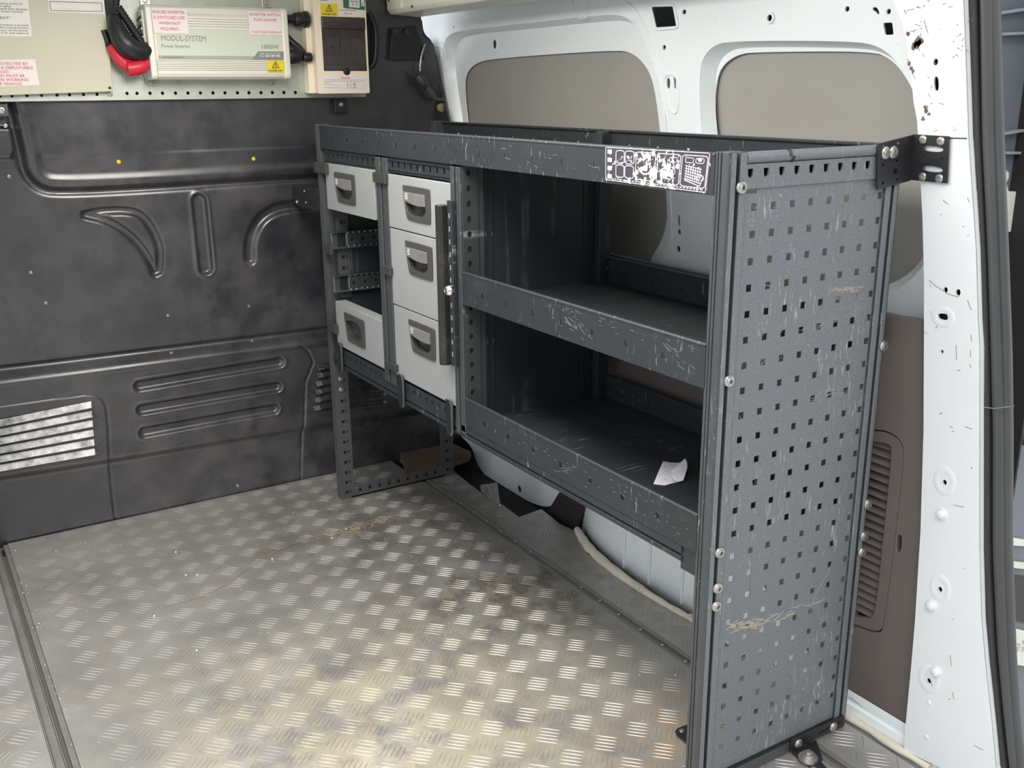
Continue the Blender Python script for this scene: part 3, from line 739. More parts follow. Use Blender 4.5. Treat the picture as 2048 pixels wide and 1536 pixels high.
box('door_header', 'white', WL, -1.40, -.30, -1.16, -1.145, 1.30, 1.45)

# ---- door seal on the rear opening
SE = thing('door_seal', 'black ribbed rubber seal running up the edge of the white rear pillar', 'seal', (.2, .345, 0))
vs = [-60, 0, 277, 500, 700, 860, 1100, 1300, 1440, 1560]
e0 = [1922, 1925, 1934, 1948, 1955, 1956, 1955, 1968, 1983, 1996]
e1 = [1957, 1960, 1967, 1979, 1985, 1988, 1988, 1998, 2012, 2026]
e1b = [1964, 1967, 1971, 1982, 1988, 1992, 1991, 2001, 2015, 2029]
e2 = [1982, 1985, 1990, 1998, 2006, 2010, 2010, 2017, 2027, 2038]
e3 = [1994, 1997, 2005, 2014, 2021, 2023, 2022, 2029, 2038, 2050]
def band(name, mat, a, b, yc, dy, mat2=None):
    n = 12; v = []; m = 0; vv = np.linspace(-60, 1560, 34)
    for t in vv:
        ua = np.interp(t, vs, a); ub = np.interp(t, vs, b)
        pa = on(ua, t, 1, yc); pb = on(ub, t, 1, yc); cx = (pa[0] + pb[0]) / 2; hw = abs(pb[0] - pa[0]) / 2; zz = (pa[2] + pb[2]) / 2
        for k in range(n):
            an = 2 * math.pi * k / n; c_, s_ = math.cos(an), math.sin(an)
            c_ = math.copysign(abs(c_) ** .7, c_); s_ = math.copysign(abs(s_) ** .7, s_)
            v.append((cx + hw * c_, yc + dy * s_, zz))
        m += 1
    f = [(i * n + k, i * n + (k + 1) % n, (i + 1) * n + (k + 1) % n, (i + 1) * n + k) for i in range(m - 1) for k in range(n)]
    f += [tuple(range(n))[::-1], tuple(range((m - 1) * n, m * n))]
    return MB().add(v, f).build(name, mat, SE, smooth=50)
band('flat_lip', 'seal', e0, e1, .350, .012)
band('groove_cord', 'cavity', e1, e1b, .356, .008)
band('bulb', 'sealtube', e1b, e2, .352, .014)
band('outer_lip', 'sealtube', e2, e3, .362, .010)
p0 = [(x, .337, z) for x, z in PY(.337, [(1958, 813), (1988, 817), (2022, 813)])]
MB().tube(p0, .0006, 6).build('join_line', 'jamb_rib', SE)
# ---- jamb behind the seal with the hinge, loom and ribs
J = sroot('door_1')
JX = .02
plate('jamb_panel', 'jamb', J, 0, JX, .005, [(.40, -.3), (.40, 1.5), (.95, 1.5), (.95, -.3)])
def jr(u0, v0, u1, v1, th=.0022, mat='jamb_rib', name='rib', d=.012):
    (y0, z0), (y1, z1) = PX(JX + .01, [(u0, v0), (u1, v1)])
    MB().prism([(y0, z0 - th), (y1, z1 - th), (y1, z1 + th), (y0, z0 + th)], 0, JX, JX + d).build(name, mat, J, .0008)
jr(1990, 28, 2060, 17); jr(1990, 69, 2060, 66); jr(2000, 269, 2060, 259); jr(2000, 306, 2060, 306)
for a in ([(2000, 322), (2012, 338), (2019, 345), (2018, 358), (2014, 366), (2018, 383), (2060, 383), (2060, 462), (2000, 466)],):
    plate('hinge_plate', 'hinge', J, 0, JX + .012, .010, PX(JX + .012, a), [], .002)
plate('hinge_bar', 'hinge', J, 0, JX + .012, .010, PX(JX + .012, [(2010, 1074), (2060, 1082), (2060, 1094), (2010, 1090)]), [], .002)
plate('hinge_bar', 'hinge', J, 0, JX + .012, .010, PX(JX + .012, [(2010, 1122), (2060, 1128), (2060, 1140), (2010, 1134)]), [], .002)
hp = PX(JX + .012, [(2015, 1254), (2070, 1268), (2070, 1336), (2015, 1328)])
plate('hinge_plate', 'hinge', J, 0, JX + .012, .010, hp, [], .002)
plate('dark_pocket', 'trim_dark', J, 0, JX + .004, .003, PX(JX + .004, [(2010, 1150), (2070, 1155), (2070, 1250), (2010, 1238)]))
plate('dark_pocket', 'trim_dark', J, 0, JX + .004, .003, PX(JX + .004, [(2005, 470), (2070, 468), (2070, 482), (2005, 484)]))
yh, zh = PX(JX + .0125, [(2033, 1297)])[0]
strokes('embossed_mark', 'inv_grey', J, 0, JX + .0126, strip(circ(yh, zh, .012, 20, .010), .0014, True) + strip([(yh - .005, zh - .006), (yh - .004, zh + .006)], .0014) + strip([(yh + .004, zh - .006), (yh + .005, zh + .006)], .0014) + strip([(yh - .005, zh), (yh + .005, zh)], .0014))
text('embossed_digits', '95\n20', 'inv_grey', J, 0, JX + .0126, (yh + .017, zh + .012, yh + .045, zh - .014))
cdn = thing('cable_conduit', 'ribbed brown cable conduit poking out beside the rubber door seal', 'conduit', tuple(on(2022, 850, 0, JX + .04)))
cpath = [Vector(on(u, v, 0, JX + .045)) for u, v in chaik([(2012, 800), (2020, 820), (2034, 850), (2056, 876), (2080, 890)], 2, False)]
cp = []; cr_ = []
for i in range(len(cpath) - 1):
    for t in range(6):
        cp.append(cpath[i].lerp(cpath[i + 1], t / 6)); 
for i in range(len(cp)): cr_.append((.0165 if (i // 2) % 2 == 0 else .0125) * min(1, .35 + i / 18))
MB().tube(cp, cr_, 14).build('ribbed_sleeve', 'conduit', cdn, smooth=60)

# ================================================================== SHELVING RACK
RK = thing('shelving_rack', 'dark grey steel racking unit with perforated end panel and open shelves along the van side', 'shelving', (-.74, .125, 0))
YF, YB = -.055, .306
XL, XR = -1.49, 0.0
TOP = 1.025
# end post profile (x,y section), groove in the outer face and two flutes in the front face
def post_section(x0, x1, yc0, sgn=1):
    """x0 = outer face, x1 = inner; yc0 = front; grooved"""
    w = x0 - x1; e = 1 if w > 0 else -1; w = abs(w)
    X = lambda a: x0 - e * a
    Y = lambda b: yc0 + sgn * b
    pts = [(X(.0), Y(.004)), (X(0), Y(.0145)), (X(.007), Y(.0145)), (X(.007), Y(.0205)), (X(0), Y(.0205)), (X(0), Y(.034)), (X(w), Y(.034)), (X(w), Y(.001)),
           (X(w - .005), Y(.001)), (X(w - .0055), Y(.0035)), (X(w - .0075), Y(.0035)), (X(w - .008), Y(.0)), (X(.016), Y(0)), (X(.0155), Y(.0025)), (X(.0135), Y(.0025)), (X(.013), Y(0)), (X(.005), Y(.0)), (X(.0015), Y(.001))]
    return pts
MB().prism(post_section(0, -.028, YF), 2, .001, TOP).build('post', 'post', RK, .0005)
MB().prism(post_section(0, -.028, YB, -1), 2, .001, TOP).build('post', 'post', RK, .0005)
for a_, b_ in ((YF + .0048, YF + .0142), (YF + .0212, YF + .0338), (YB - .0338, YB - .0212), (YB - .0142, YB - .0048)):
    MB().box(-.0058, .0006, a_, b_, .002, TOP - .001).build('worn_face_strip', 'panel', RK, .0012)
# left end frame (open, slotted angle)
SQ = .009
def slotted(name, parent, ax, c, t, a0, a1, b0, b1, axis_holes, pitch=.030, mat='leg', extra=True):
    # plate in plane; holes along second axis
    hs = []
    if axis_holes == 1:
        z = b0 + .018
        while z < b1 - .012:
            m_ = (a0 + a1) / 2; hs.append(rect(m_ - .006, z - .0045, m_ + .003, z + .0045))
            if extra: hs.append(rect(m_ + .0075, z - .0045, m_ + .0105, z + .0045))
            z += pitch
    else:
        a = a0 + .018
        while a < a1 - .012:
            m_ = (b0 + b1) / 2; hs.append(rect(a - .0045, m_ - .0045, a + .0045, m_ + .0045))
            if extra: hs.append(rect(a - .0045, m_ + .0085, a + .0045, m_ + .0105))
            a += pitch
    if ax == 0:
        if axis_holes == 1: MB().box(c - t - .0008, c - t + .0002, (a0 + a1) / 2 - .007, (a0 + a1) / 2 + .0115, b0 + .01, b1 - .01).build('hole_shadow', 'hole', parent)
        else: MB().box(c - t - .0008, c - t + .0002, a0 + .01, a1 - .01, (b0 + b1) / 2 - .0055, (b0 + b1) / 2 + .0115).build('hole_shadow', 'hole', parent)
    return plate(name, mat, parent, ax, c, t, rect(a0, b0, a1, b1), hs)
LXf = -1.462
MB().prism([(XL, YF), (XL, YF + .030), (LXf - .003, YF + .030), (LXf - .003, YF), (-1.474, YF), (-1.474, YF + .004), (-1.478, YF + .004), (-1.478, YF)], 2, .001, TOP).build('post', 'leg', RK, .0005)
slotted('slotted_leg_face', RK, 0, LXf, .0025, YF + .001, YF + .040, .001, .395, 1)
slotted('slotted_leg_face', RK, 0, LXf, .0025, YB - .040, YB, .001, .395, 1)
MB().box(XL, LXf - .003, YB - .030, YB, .001, TOP).build('post', 'leg', RK, .0008)
slotted('slotted_base_rail', RK, 0, LXf, .0025, YF + .040, YB - .04, .001, .036, 0)
MB().box(XL, LXf, YF + .03, YB - .03, .001, .004).build('base_flange', 'leg', RK)
for dz in (.352, .322): screw(RK, (LXf, YF + .018, dz), .0065, 0)
# intermediate posts
for (xa, xb, z0) in ((-1.134, -1.110, .452), (-1.100, -1.072, .452)):
    MB().prism([(xa, YF), (xb, YF), (xb, YF + .03), (xa, YF + .03), (xa, YF + .02)], 2, z0 - .02, .962).build('post', 'post', RK, .002)
MB().box(-.776, -.762, YF - .001, YF + .03, .405, .962).build('post', 'post', RK, .001)
MB().box(-.758, -.740, YF + .001, YF + .03, .405, .962).build('post', 'post', RK, .001)
# partition between drawers and open shelves, slotted strip at its front edge
MB().box(-.742, -.738, YF + .03, YB - .03, .43, .966).build('partition_panel', 'rack_dark', RK)
hs = []
z = .47
while z < .955:
    if not (.685 < z < .76): hs.append(circ(YF + .018, z, .005, 10, .0065))
    z += .030
MB().box(-.7383, -.7372, YF + .010, YF + .027, .44, .96).build('hole_shadow', 'hole', RK)
plate('slotted_strip', 'post', RK, 0, -.7355, .002, rect(YF + .004, .43, YF + .052, .966), hs)
for y_ in (YF + .040, YF + .056, YF + .070, YB - .06, YB - .045):
    MB().box(-.738, -.7352, y_ - .0012, y_ + .0012, .43, .966).build('panel_fold', 'rack', RK)
MB().box(-.742, -.720, YB - .030, YB, .43, 1.02).build('post', 'rack_dark', RK, .002)
# shelf trays
def rail_slots(x0, x1, first, pitch, z, w=.004, hh=.010):
    hs = []; x = first
    while x < x1 - .02:
        if x > x0 + .01: hs.append(rect(x - w, z - hh / 2, x + w, z + hh / 2))
        x += pitch
    return hs
def tray(zb, zt, x0, x1, name, front=True, phase=-.118):
    zm = zb + (zt - zb) * .47
    hs = rail_slots(x0, x1, phase - .09 * 15, .09, zm + .0)
    f = plate(name + '_front_lip', 'rack', RK, 1, YF, .0015, rect(x0, zb, x1, zt), hs)
    bk = plate(name + '_back_lip', 'rack', RK, 1, YB - .006, .0015, rect(x0, zb + .004, x1, zt + .002), hs)
    MB().box(x0, x1, YF + .001, YB - .005, zb + .008, zb + .010).build(name + '_floor', 'rack_dark', RK)
    # rolled top edges
    MB().tube([(x0, YF + .0035, zt), (x1 - .001, YF + .0035, zt)], .0042, 10, cap=False).build('rolled_edge', 'rack', RK, smooth=60)
    MB().tube([(x1 - .0012, YF + .0035, zt), (x1 - .0005, YF + .0035, zt)], .0032, 10).build('edge_opening', 'hole', RK)
    MB().box(x0, x1, YB - .012, YB - .002, zt - .001, zt + .004).build('back_edge', 'rack', RK, .001)
    return f
tray(.966, 1.020, -1.462, -.027, 'top_tray')
tray(.690, .753, -.738, -.027, 'middle_tray')
tray(.4275, .4875, -.738, -.027, 'bottom_tray')
for x_ in (-.722, -.032):
    for z_ in (.72, .455): screw(RK, (x_, YB - .0085, z_ + .01), .007, 1, 'bracket', 'bolt')
# recessed top rail of the end frame
# long profile beam below everything
MB().prism([(YF + .004, .398), (YF + .001, .402), (YF + .001, .408), (YF + .006, .4085), (YF + .006, .4125), (YF + .001, .413), (YF + .001, .4265), (YF + .030, .4265), (YF + .030, .398)], 0, -1.462, -.060).build('front_beam', 'rack', RK, .0006)
MB().box(-.064, -.027, YF + .004, YF + .03, .386, .4265).build('beam_end_bracket', 'rack', RK, .001)
MB().box(-1.462, -.027, YB - .03, YB - .002, .398, .4265).build('back_beam', 'rack_dark', RK, .001)
MB().box(-1.462, -.75, YF + .004, YF + .03, .4268, .452).build('drawer_sill', 'rack_dark', RK, .001)
hs = [rect(x_ - .006, .434, x_ + .006, .444) for x_ in np.arange(-1.43, -.78, .03)]
MB().box(-1.445, -.765, YF + .0038, YF + .0042, .430, .448).build('hole_shadow', 'hole', RK)
plate('drawer_sill_face', 'rack', RK, 1, YF + .0025, .0015, rect(-1.445, .4268, -.765, .452), hs)
for x_ in (-1.40, -1.035, -.80):
    o = MB().prism([(x_ - .014, .392), (x_ + .014, .392), (x_ + .014, .470), (x_ - .014, .470)], 1, YF - .006, YF - .0035).build('strap_bracket', 'bracket', RK, .001)
    MB().tube([(x_ + .010, YF - .007, .394), (x_ + .014, YF - .005, .400), (x_ + .014, YF - .005, .460), (x_ + .008, YF - .006, .470)], .0025, 8).build('strap_edge', 'leg', RK, smooth=60)
# perforated rails under the top tray
for (xa, xb) in ((-1.447, -1.137), (-1.074, -.780)):
    hs = []; x_ = xa + .022
    while x_ < xb - .015: hs.append(rect(x_ - .005, .9435, x_ + .002, .955)); x_ += .030
    plate('slotted_top_rail', 'rack', RK, 1, YF + .006, .002, rect(xa, .931, xb, .966), hs)
    MB().box(xa, xb, YF + .003, YF + .007, .9375, .9405).build('rail_fold', 'rack_dark', RK)
    MB().box(xa, xb, YF + .003, YF + .007, .958, .961).build('rail_fold', 'rack_dark', RK)
MB().box(-1.455, -.78, YF + .012, YF + .014, .93, .966).build('rail_backing', 'hole', RK)
# end frame cross members
EX = -.001
hs = []
y_ = -.013
while y_ < .262: hs.append([(y_ - .005, .998), (y_ - .004, .992), (y_, .989), (y_ + .004, .992), (y_ + .005, .998), (y_ + .005, 1.002), (y_ - .005, 1.002)]); y_ += .030
plate('end_top_rail', 'panel', RK, 0, EX, .0025, rect(YF + .034, .975, YB - .034, 1.008), hs)
MB().tube([(EX - .006, YF + .034, 1.016), (EX - .006, YB - .034, 1.016)], .0085, 12).build('end_top_roll', 'panel', RK, smooth=60)
MB().box(-.026, -.020, YF + .034, YB - .034, .98, 1.018).build('end_top_inner', 'hole', RK)
# perforated end panel (24 rows x 8)
hs = [rect(j * .038 - .0052, .075 + i * .038 - .0052, j * .038 + .0052, .075 + i * .038 + .0052) for j in range(8) for i in range(24)]
hs.append(rect(-.0195, .968, .004, .9745))
plate('perforated_end_panel', 'panel', RK, 0, EX - .003, .0015, rect(YF + .0345, .028, YB - .0345, .9745), hs)
MB().box(EX - .0022, EX - .0005, YF + .034, YF + .0355, .03, .975).build('panel_fold', 'leg', RK)
MB().prism([(YF + .034, .002), (YB - .034, .002), (YB - .034, .022), (YF + .034, .022)], 0, -.026, EX + .0005).build('end_bottom_rail', 'post', RK, .001)
MB().box(EX - .004, EX + .0007, YF + .034, YB - .034, .0225, .0275).build('rail_shadow_gap', 'hole', RK)
for (u, v) in [(1482, 375), (1457, 762), (1438.5, 1105), (1434.5, 1176), (1432, 1212), (1766, 692), (1735, 1008), (1727, 1072), (1723, 1104)]:
    y, z = PX(.001, [(u, v)])[0]; screw(RK, (.0005, y, z), .0092, 0, 'bolt', 'bolt', 'torx', .006)
# long scuffs and smears worn into the end panel and the shelf lips
def smear(ax, c, u0, v0, u1, v1, n, spread, ln, w=.0007, seed=1):
    q = np.random.RandomState(seed); f_ = PX if ax == 0 else PY; out = []
    du, dv = u1 - u0, v1 - v0; L_ = math.hypot(du, dv) or 1; du /= L_; dv /= L_
    for i in range(n):
        t = q.uniform(0, L_); o_ = q.normal(0, spread); l = q.uniform(.2, 1) * ln; a = q.normal(0, .25)
        cu, cv = u0 + du * t - dv * o_, v0 + dv * t + du * o_
        seg = f_(c, [(cu - du * l, cv - dv * l - a * l), (cu + du * l, cv + dv * l + a * l)])
        if ax == 1 and not all(any(lo < p_[1] < hi for lo, hi in ((.431, .484), (.694, .749), (.970, 1.016))) and p_[0] < -.035 for p_ in seg): continue
        if ax == 0 and not all(YF + .036 < p_[0] < YB - .036 for p_ in seg): continue
        out += strip(seg, w * q.uniform(.3, .8))
    return out
pan_ = smear(0, -.0038, 1500, 735, 1735, 600, 130, 8, 10, seed=2) + smear(0, -.0038, 1480, 760, 1560, 650, 26, 16, 12, seed=3) + smear(0, -.0038, 1610, 800, 1730, 760, 26, 6, 12, seed=4) \
    + smear(0, -.0038, 1500, 425, 1640, 405, 18, 22, 4, seed=5) + smear(0, -.0038, 1700, 470, 1740, 700, 24, 8, 7, seed=6) + smear(0, -.0038, 1465, 800, 1520, 1050, 34, 14, 9, seed=7) \
    + smear(0, -.0038, 1500, 1080, 1500, 1240, 18, 3, 20, .0005, seed=8) + smear(0, -.0038, 1490, 1150, 1540, 1200, 16, 8, 12, seed=9) + strip(PX(-.0038, [(1664, 1125), (1655, 1150), (1638, 1175), (1626, 1205), (1618, 1232)]), .0008)
o = strokes('panel_scratches', 'white_scuff', RK, 0, -.0036, pan_, .0004); o['kind'] = 'stuff'
o = strokes('tan_scuffs', 'tan_scuff', RK, 0, -.0036, smear(0, -.0038, 1668, 579, 1725, 577, 26, 3, 12, .0011, seed=10) + smear(0, -.0038, 1462, 1256, 1520, 1245, 46, 4, 12, .0012, seed=11) + smear(0, -.0038, 1520, 1245, 1582, 1228, 16, 2.5, 12, .0009, seed=12) + smear(0, -.0038, 1590, 1215, 1645, 1202, 14, 2, 9, seed=13), .0004); o['kind'] = 'stuff'
lp_ = smear(1, YF - .0003, 1060, 600, 1400, 700, 60, 10, 3.5, .0005, seed=14) + smear(1, YF - .0003, 1130, 640, 1180, 690, 12, 8, 12, .0004, seed=15) + smear(1, YF - .0003, 1330, 690, 1400, 750, 12, 8, 10, .0004, seed=16) \
    + smear(1, YF - .0003, 1000, 850, 1380, 1060, 60, 14, 3, .0005, seed=17) + smear(1, YF - .0003, 1100, 945, 1150, 935, 8, 3, 18, .0005, seed=18) + smear(1, YF - .0003, 1000, 300, 1200, 330, 14, 14, 5, seed=19)
o = strokes('lip_scratches', 'white_scuff', RK, 1, YF - .0003, lp_, .0004); o['kind'] = 'stuff'
# tie wrap on the top roll
y, z = PX(0, [(1581, 300)])[0]
MB().tube([(EX - .006 + .0095 * math.cos(a), y + .001 * a, 1.016 + .0095 * math.sin(a)) for a in np.linspace(0, 6.28, 18)], .0018, 6).build('tie_wrap', 'cable', RK, smooth=60)
# scuffed decal on the top tray lip
dec = PY(YF - .0006, [(1211, 293), (1424, 305), (1414, 388), (1211, 361)])
D = plate('safety_decal', 'tape', RK, 1, YF - .0006, .0005, dec); D['label'] = 'scuffed dark decal with white line drawings'
def dq(u, v):
    (a, b), (c, d), (e, f), (g_, h_) = dec
    x = (a * (1 - u) + c * u) * (1 - v) + (g_ * (1 - u) + e * u) * v; z = (b * (1 - u) + d * u) * (1 - v) + (h_ * (1 - u) + f * u) * v
    return (x, z)
pr_ = []
def fr(u0, v0, u1, v1, w=.0011, r=.02):
    rr = [(u0 + r, v0), (u1 - r, v0), (u1, v0 + r * 2), (u1, v1 - r * 2), (u1 - r, v1), (u0 + r, v1), (u0, v1 - r * 2), (u0, v0 + r * 2)]
    return strip([dq(*p) for p in rr], w, True)
pr_ += fr(.005, .02, .985, .97, .0009, .005)
pr_ += fr(.115, .09, .20, .45) + fr(.21, .09, .30, .45) + fr(.115, .5, .20, .85) + fr(.21, .5, .30, .85) + fr(.32, .10, .51, .85) + fr(.53, .10, .74, .88) + fr(.755, .10, .975, .88)
pr_ += fr(.64, .18, .71, .30, .0008, .01) + fr(.785, .16, .855, .28, .0008, .01) + fr(.875, .16, .945, .28, .0008, .01) + fr(.89, .58, .955, .70, .0008, .01)
for i in range(4): pr_.append([dq(.025, .08 + .24 * i), dq(.07, .08 + .24 * i), dq(.07, .20 + .24 * i), dq(.025, .20 + .24 * i)])
for i in range(7): pr_ += strip([dq(.80 + .02 * i, .36 + .012 * i), dq(.80 + .02 * i, .68 + .012 * i)], .0010)
for i in range(6): pr_ += strip([dq(.79, .36 + .065 * i), dq(.93, .42 + .07 * i)], .0010)
pr_ += strip([dq(.79, .72), dq(.93, .84), dq(.95, .62)], .0012)
for i in range(5): pr_ += strip([dq(.59, .40 + .08 * i), dq(.66, .43 + .08 * i)], .0016)
pr_ += strip([dq(.68, .32), dq(.70, .55), dq(.67, .72), dq(.64, .82)], .001)
for i in range(9):
    a = i * .3; pr_ += strip([dq(.415 + .06 * math.cos(a), .45 + .22 * math.sin(a)), dq(.415 + .075 * math.cos(a + .5), .45 + .26 * math.sin(a + .5))], .0012)
for i in range(8): pr_ += strip([dq(.13 + .008 * i, .40 - .02 * i), dq(.18 - .002 * i, .25 + .015 * i)], .0008)
for i in range(8): pr_ += strip([dq(.22 + .008 * i, .40 - .02 * i), dq(.28 - .004 * i, .22 + .02 * i)], .0008)
for i in range(30): pr_.append([dq(.04 + .031 * i, .905), dq(.058 + .031 * i, .907), dq(.058 + .031 * i, .93), dq(.04 + .031 * i, .93)])
strokes('decal_drawing', 'white_print', D, 1, YF - .0011, pr_)
# ------------------------------------------------------------------ drawer cabinets
def handle(dr, cx, cz, w=.128, hh=.074, closed=True):
    """recessed handle cup on a drawer front; cx = left x, cz = top z"""
    def q(a, b): return (cx + a * w, cz - b * hh)
    outl = chaik([q(0, .03), q(.03, 0), q(.97, 0), q(1, .04), q(1, .93), q(.95, 1), q(.20, 1), q(.12, .93)], 1)
    inn = chaik([q(.055, .20), q(.84, .20), q(.84, .84), q(.24, .84), q(.15, .72)], 1)
    fr_ = plate('handle_surround', 'dframe', dr, 1, YD - .0028, .004, outl, [inn], .0008)
    MB().prism(grow(inn, 1.04), 1, YD + .012, YD + .014).build('handle_cup', 'dcup', dr)
    v = [(p[0], YD - .001, p[1]) for p in inn] + [(p[0], YD + .0125, p[1]) for p in inn]; n = len(inn)
    MB().add(v, [(i, (i + 1) % n, n + (i + 1) % n, n + i) for i in range(n)]).build('cup_wall', 'dcup', dr)
    if closed:
        pts = [q(.035, .19), q(.83, .19), q(.83, .52), q(.60, .545), q(.35, .52), q(.06, .45)]
        MB().prism(pts, 1, YD - .0045, YD + .001).build('handle_flap', 'dhandle', dr, .0012)
        x, z = q(.17, .31); s = .0068; pp = []
        pp += strip([(x - s, z), (x + s * .9, z)], .0016) + strip([(x + s * .9, z - s * .8), (x + s * .9, z + s * .8)], .0018) + strip([(x, z - s * .9), (x, z + s * .9)], .0012)
        for a, b in ((-.55, .75), (-.55, -.75), (.45, .75), (.45, -.75)): pp.append(circ(x + a * s, z + b * s, .0013, 8))
        strokes('handle_emblem', 'white_print', dr, 1, YD - .0054, pp)
    else:
        MB().tube([(q(.16, .22)[0], YD - .001, q(.16, .22)[1]), (q(.27, .22)[0], YD - .001, q(.27, .22)[1])], .0022, 8).build('handle_pivot', 'chrome', dr, smooth=60)
YD = YF + .001
def drawer(cab, x0, x1, z0, z1, lab=None, closed=True, hx=.30, hz=.10, notch=None, thick=.018):
    pts = rect(x0, z0, x1, z1)
    if notch: pts = [(x0, z0), (x1, z0), (x1, z1), (x0, z1)]
    ax_, az_ = x0 + (x1 - x0) * hx, z1 - hz
    q = lambda a, b: (ax_ + a * .128, az_ - b * .074)
    dr = plate('drawer', 'drawer', cab, 1, YD, thick, pts, [[q(.03, .08), q(.94, .08), q(.94, .92), q(.22, .92), q(.12, .80)]], .0012)
    if lab: dr['label'] = lab
    handle(dr, x0 + (x1 - x0) * hx, z1 - hz, closed=closed)
    MB().box(x0 + .012, x1 - .012, YD + thick + .001, YD + thick + .004, z0 + .006, z1 - .012).build('drawer_inner_face', 'drawer_top', dr)
    MB().box(x0 + .012, x1 - .012, YD + thick, YB - .05, z0 + .006, z0 + .009).build('drawer_floor', 'rack_dark', dr)
    for xa in (x0 + .012, x1 - .015): MB().box(xa, xa + .003, YD + thick, YB - .05, z0 + .006, z1 - .03).build('drawer_side', 'rack_dark', dr)
    return dr
DC1 = thing('drawer_cabinet', 'narrow two-drawer cabinet with an empty gap showing bare metal runners', 'drawers', (-1.288, .1, .452))
XA, XB = -1.445, -1.137
drawer(DC1, XA + .006, XB - .008, .8165, .931, hx=.20, hz=.018)
drawer(DC1, XA + .020, XB + .004, .4600, .5775, 'lower drawer front with its handle flap missing', closed=False, hx=.20, hz=.018, thick=.030)
MB().box(XA - .003, XA, YF + .02, YB - .02, .455, .960).build('side_panel', 'rack_dark', DC1)
MB().box(XB, XB + .003, YF + .02, YB - .02, .455, .960).build('side_panel', 'rack_dark', DC1)
MB().box(XA, XB, YB - .03, YB - .027, .455, .960).build('back_panel', 'rack_dark', DC1)
MB().box(XA, XB, YF + .02, YB - .03, .9585, .960).build('top_panel', 'rack_dark', DC1)
MB().box(XA, XB, YF + .02, YB - .03, .453, .455).build('bottom_panel', 'rack_dark', DC1)
slotted('slotted_strip', DC1, 0, XA + .004, .002, YF + .022, YF + .056, .58, .815, 1, mat='leg')
def runner(z0, z1):
    x = XA + .012
    r = MB().box(x - .006, x, YF + .004, YB - .06, z0, z1).build('runner', 'zinc', DC1, .001)
    for zz in (z0, z1 - .002): MB().box(x - .006, x + .008, YF + .004, YB - .06, zz, zz + .002).build('runner_rail', 'zinc', r)
    MB().box(x, x + .003, YF + .045, YB - .06, z0 + .007, z1 - .007).build('runner_slide', 'zinc', r, .001)
    MB().box(x, x + .0006, YF + .020, YF + .043, z0 + .004, z1 - .004).build('runner_gap', 'hole', r)
    y = YF + .058
    while y < YB - .07:
        MB().lathe([(0, .0048), (.0008, .0048)], 12, 0, (x + .003, y, (z0 + z1) / 2)).build('runner_hole', 'hole', r); y += .032
    y = YF + .05
    while y < YB - .07:
        for zz in (z0 + .0045, z1 - .0045): 
            MB().lathe([(0, .0022), (.0015, .0018), (.0025, .0008)], 8, 0, (x + .001, y, zz)).build('bearing_ball', 'chrome', r, smooth=60)
        y += .016
runner(.712, .756); runner(.598, .642)
DC2 = thing('drawer_cabinet', 'three-drawer grey cabinet with all drawer fronts closed, left of the black locking bar', 'drawers', (-.925, .1, .452))
XC, XD = -1.078, -.776
drawer(DC2, XC + .006, XD - .006, .8100, .9275, hx=.27, hz=.018)
drawer(DC2, XC + .008, XD - .006, .6330, .8075, hx=.27, hz=.018)
drawer(DC2, XC + .010, XD - .004, .4600, .6305, hx=.27, hz=.018)
MB().box(XC - .003, XC, YF + .02, YB - .02, .455, .960).build('side_panel', 'rack_dark', DC2)
MB().box(XD, XD + .003, YF + .02, YB - .02, .455, .960).build('side_panel', 'rack_dark', DC2)
MB().box(XC, XD, YB - .03, YB - .027, .455, .960).build('back_panel', 'rack_dark', DC2)
MB().box(XC, XD, YF + .02, YB - .03, .9585, .960).build('top_panel', 'rack_dark', DC2)
MB().box(XC, XD, YF + .02, YB - .03, .453, .455).build('bottom_panel', 'rack_dark', DC2)
# plastic clips on the posts
for (u0, v0, u1, v1) in [(627, 322, 652, 352), (744, 342, 770, 372), (646, 487, 662, 514), (762, 528, 780, 556), (653, 640, 672, 672), (768, 718, 791, 748)]:
    (x0, z0), (x1, z1) = PY(YF - .008, [(u0, v0), (u1, v1)])
    MB().box(x0, x1, YF - .008, YF + .0005, z1 + .004, z0 - .002).build('clip', 'clip', RK, .0015)
# locking bar
LB = thing('locking_bar', 'tall black locking bar with a chrome lock beside the three-drawer cabinet', 'lock bar', (-.79, YF - .02, .54))
(bx0, bz0), (bx1, bz1) = PY(YF - .022, [(890, 413), (914, 742)])
bw = .030
MB().prism([(-.802, YF - .020), (-.797, YF - .026), (-.790, YF - .029), (-.782, YF - .027), (-.777, YF - .020), (-.777, YF - .003), (-.802, YF - .003)], 2, bz1, bz0).build('bar', 'bar', LB, .001)
MB().box(-.776, -.757, YF - .010, YF - .0015, bz1 - .0, bz0 + .01).build('hinge_strip', 'rack', LB, .001)
z = bz1 + .02
while z < bz0 - .01:
    MB().box(-.769, -.765, YF - .0105, YF - .0098, z, z + .010).build('hinge_slot', 'jamb_rib', LB); z += .026
lp = on(898, 581, 1, YF - .03)
MB().lathe([(YF - .024, .0115), (YF - .028, .0115), (YF - .036, .009), (YF - .038, .006), (YF - .037, .003)], 24, 1, (lp[0], 0, lp[2])).build('lock', 'chrome', LB, smooth=40)

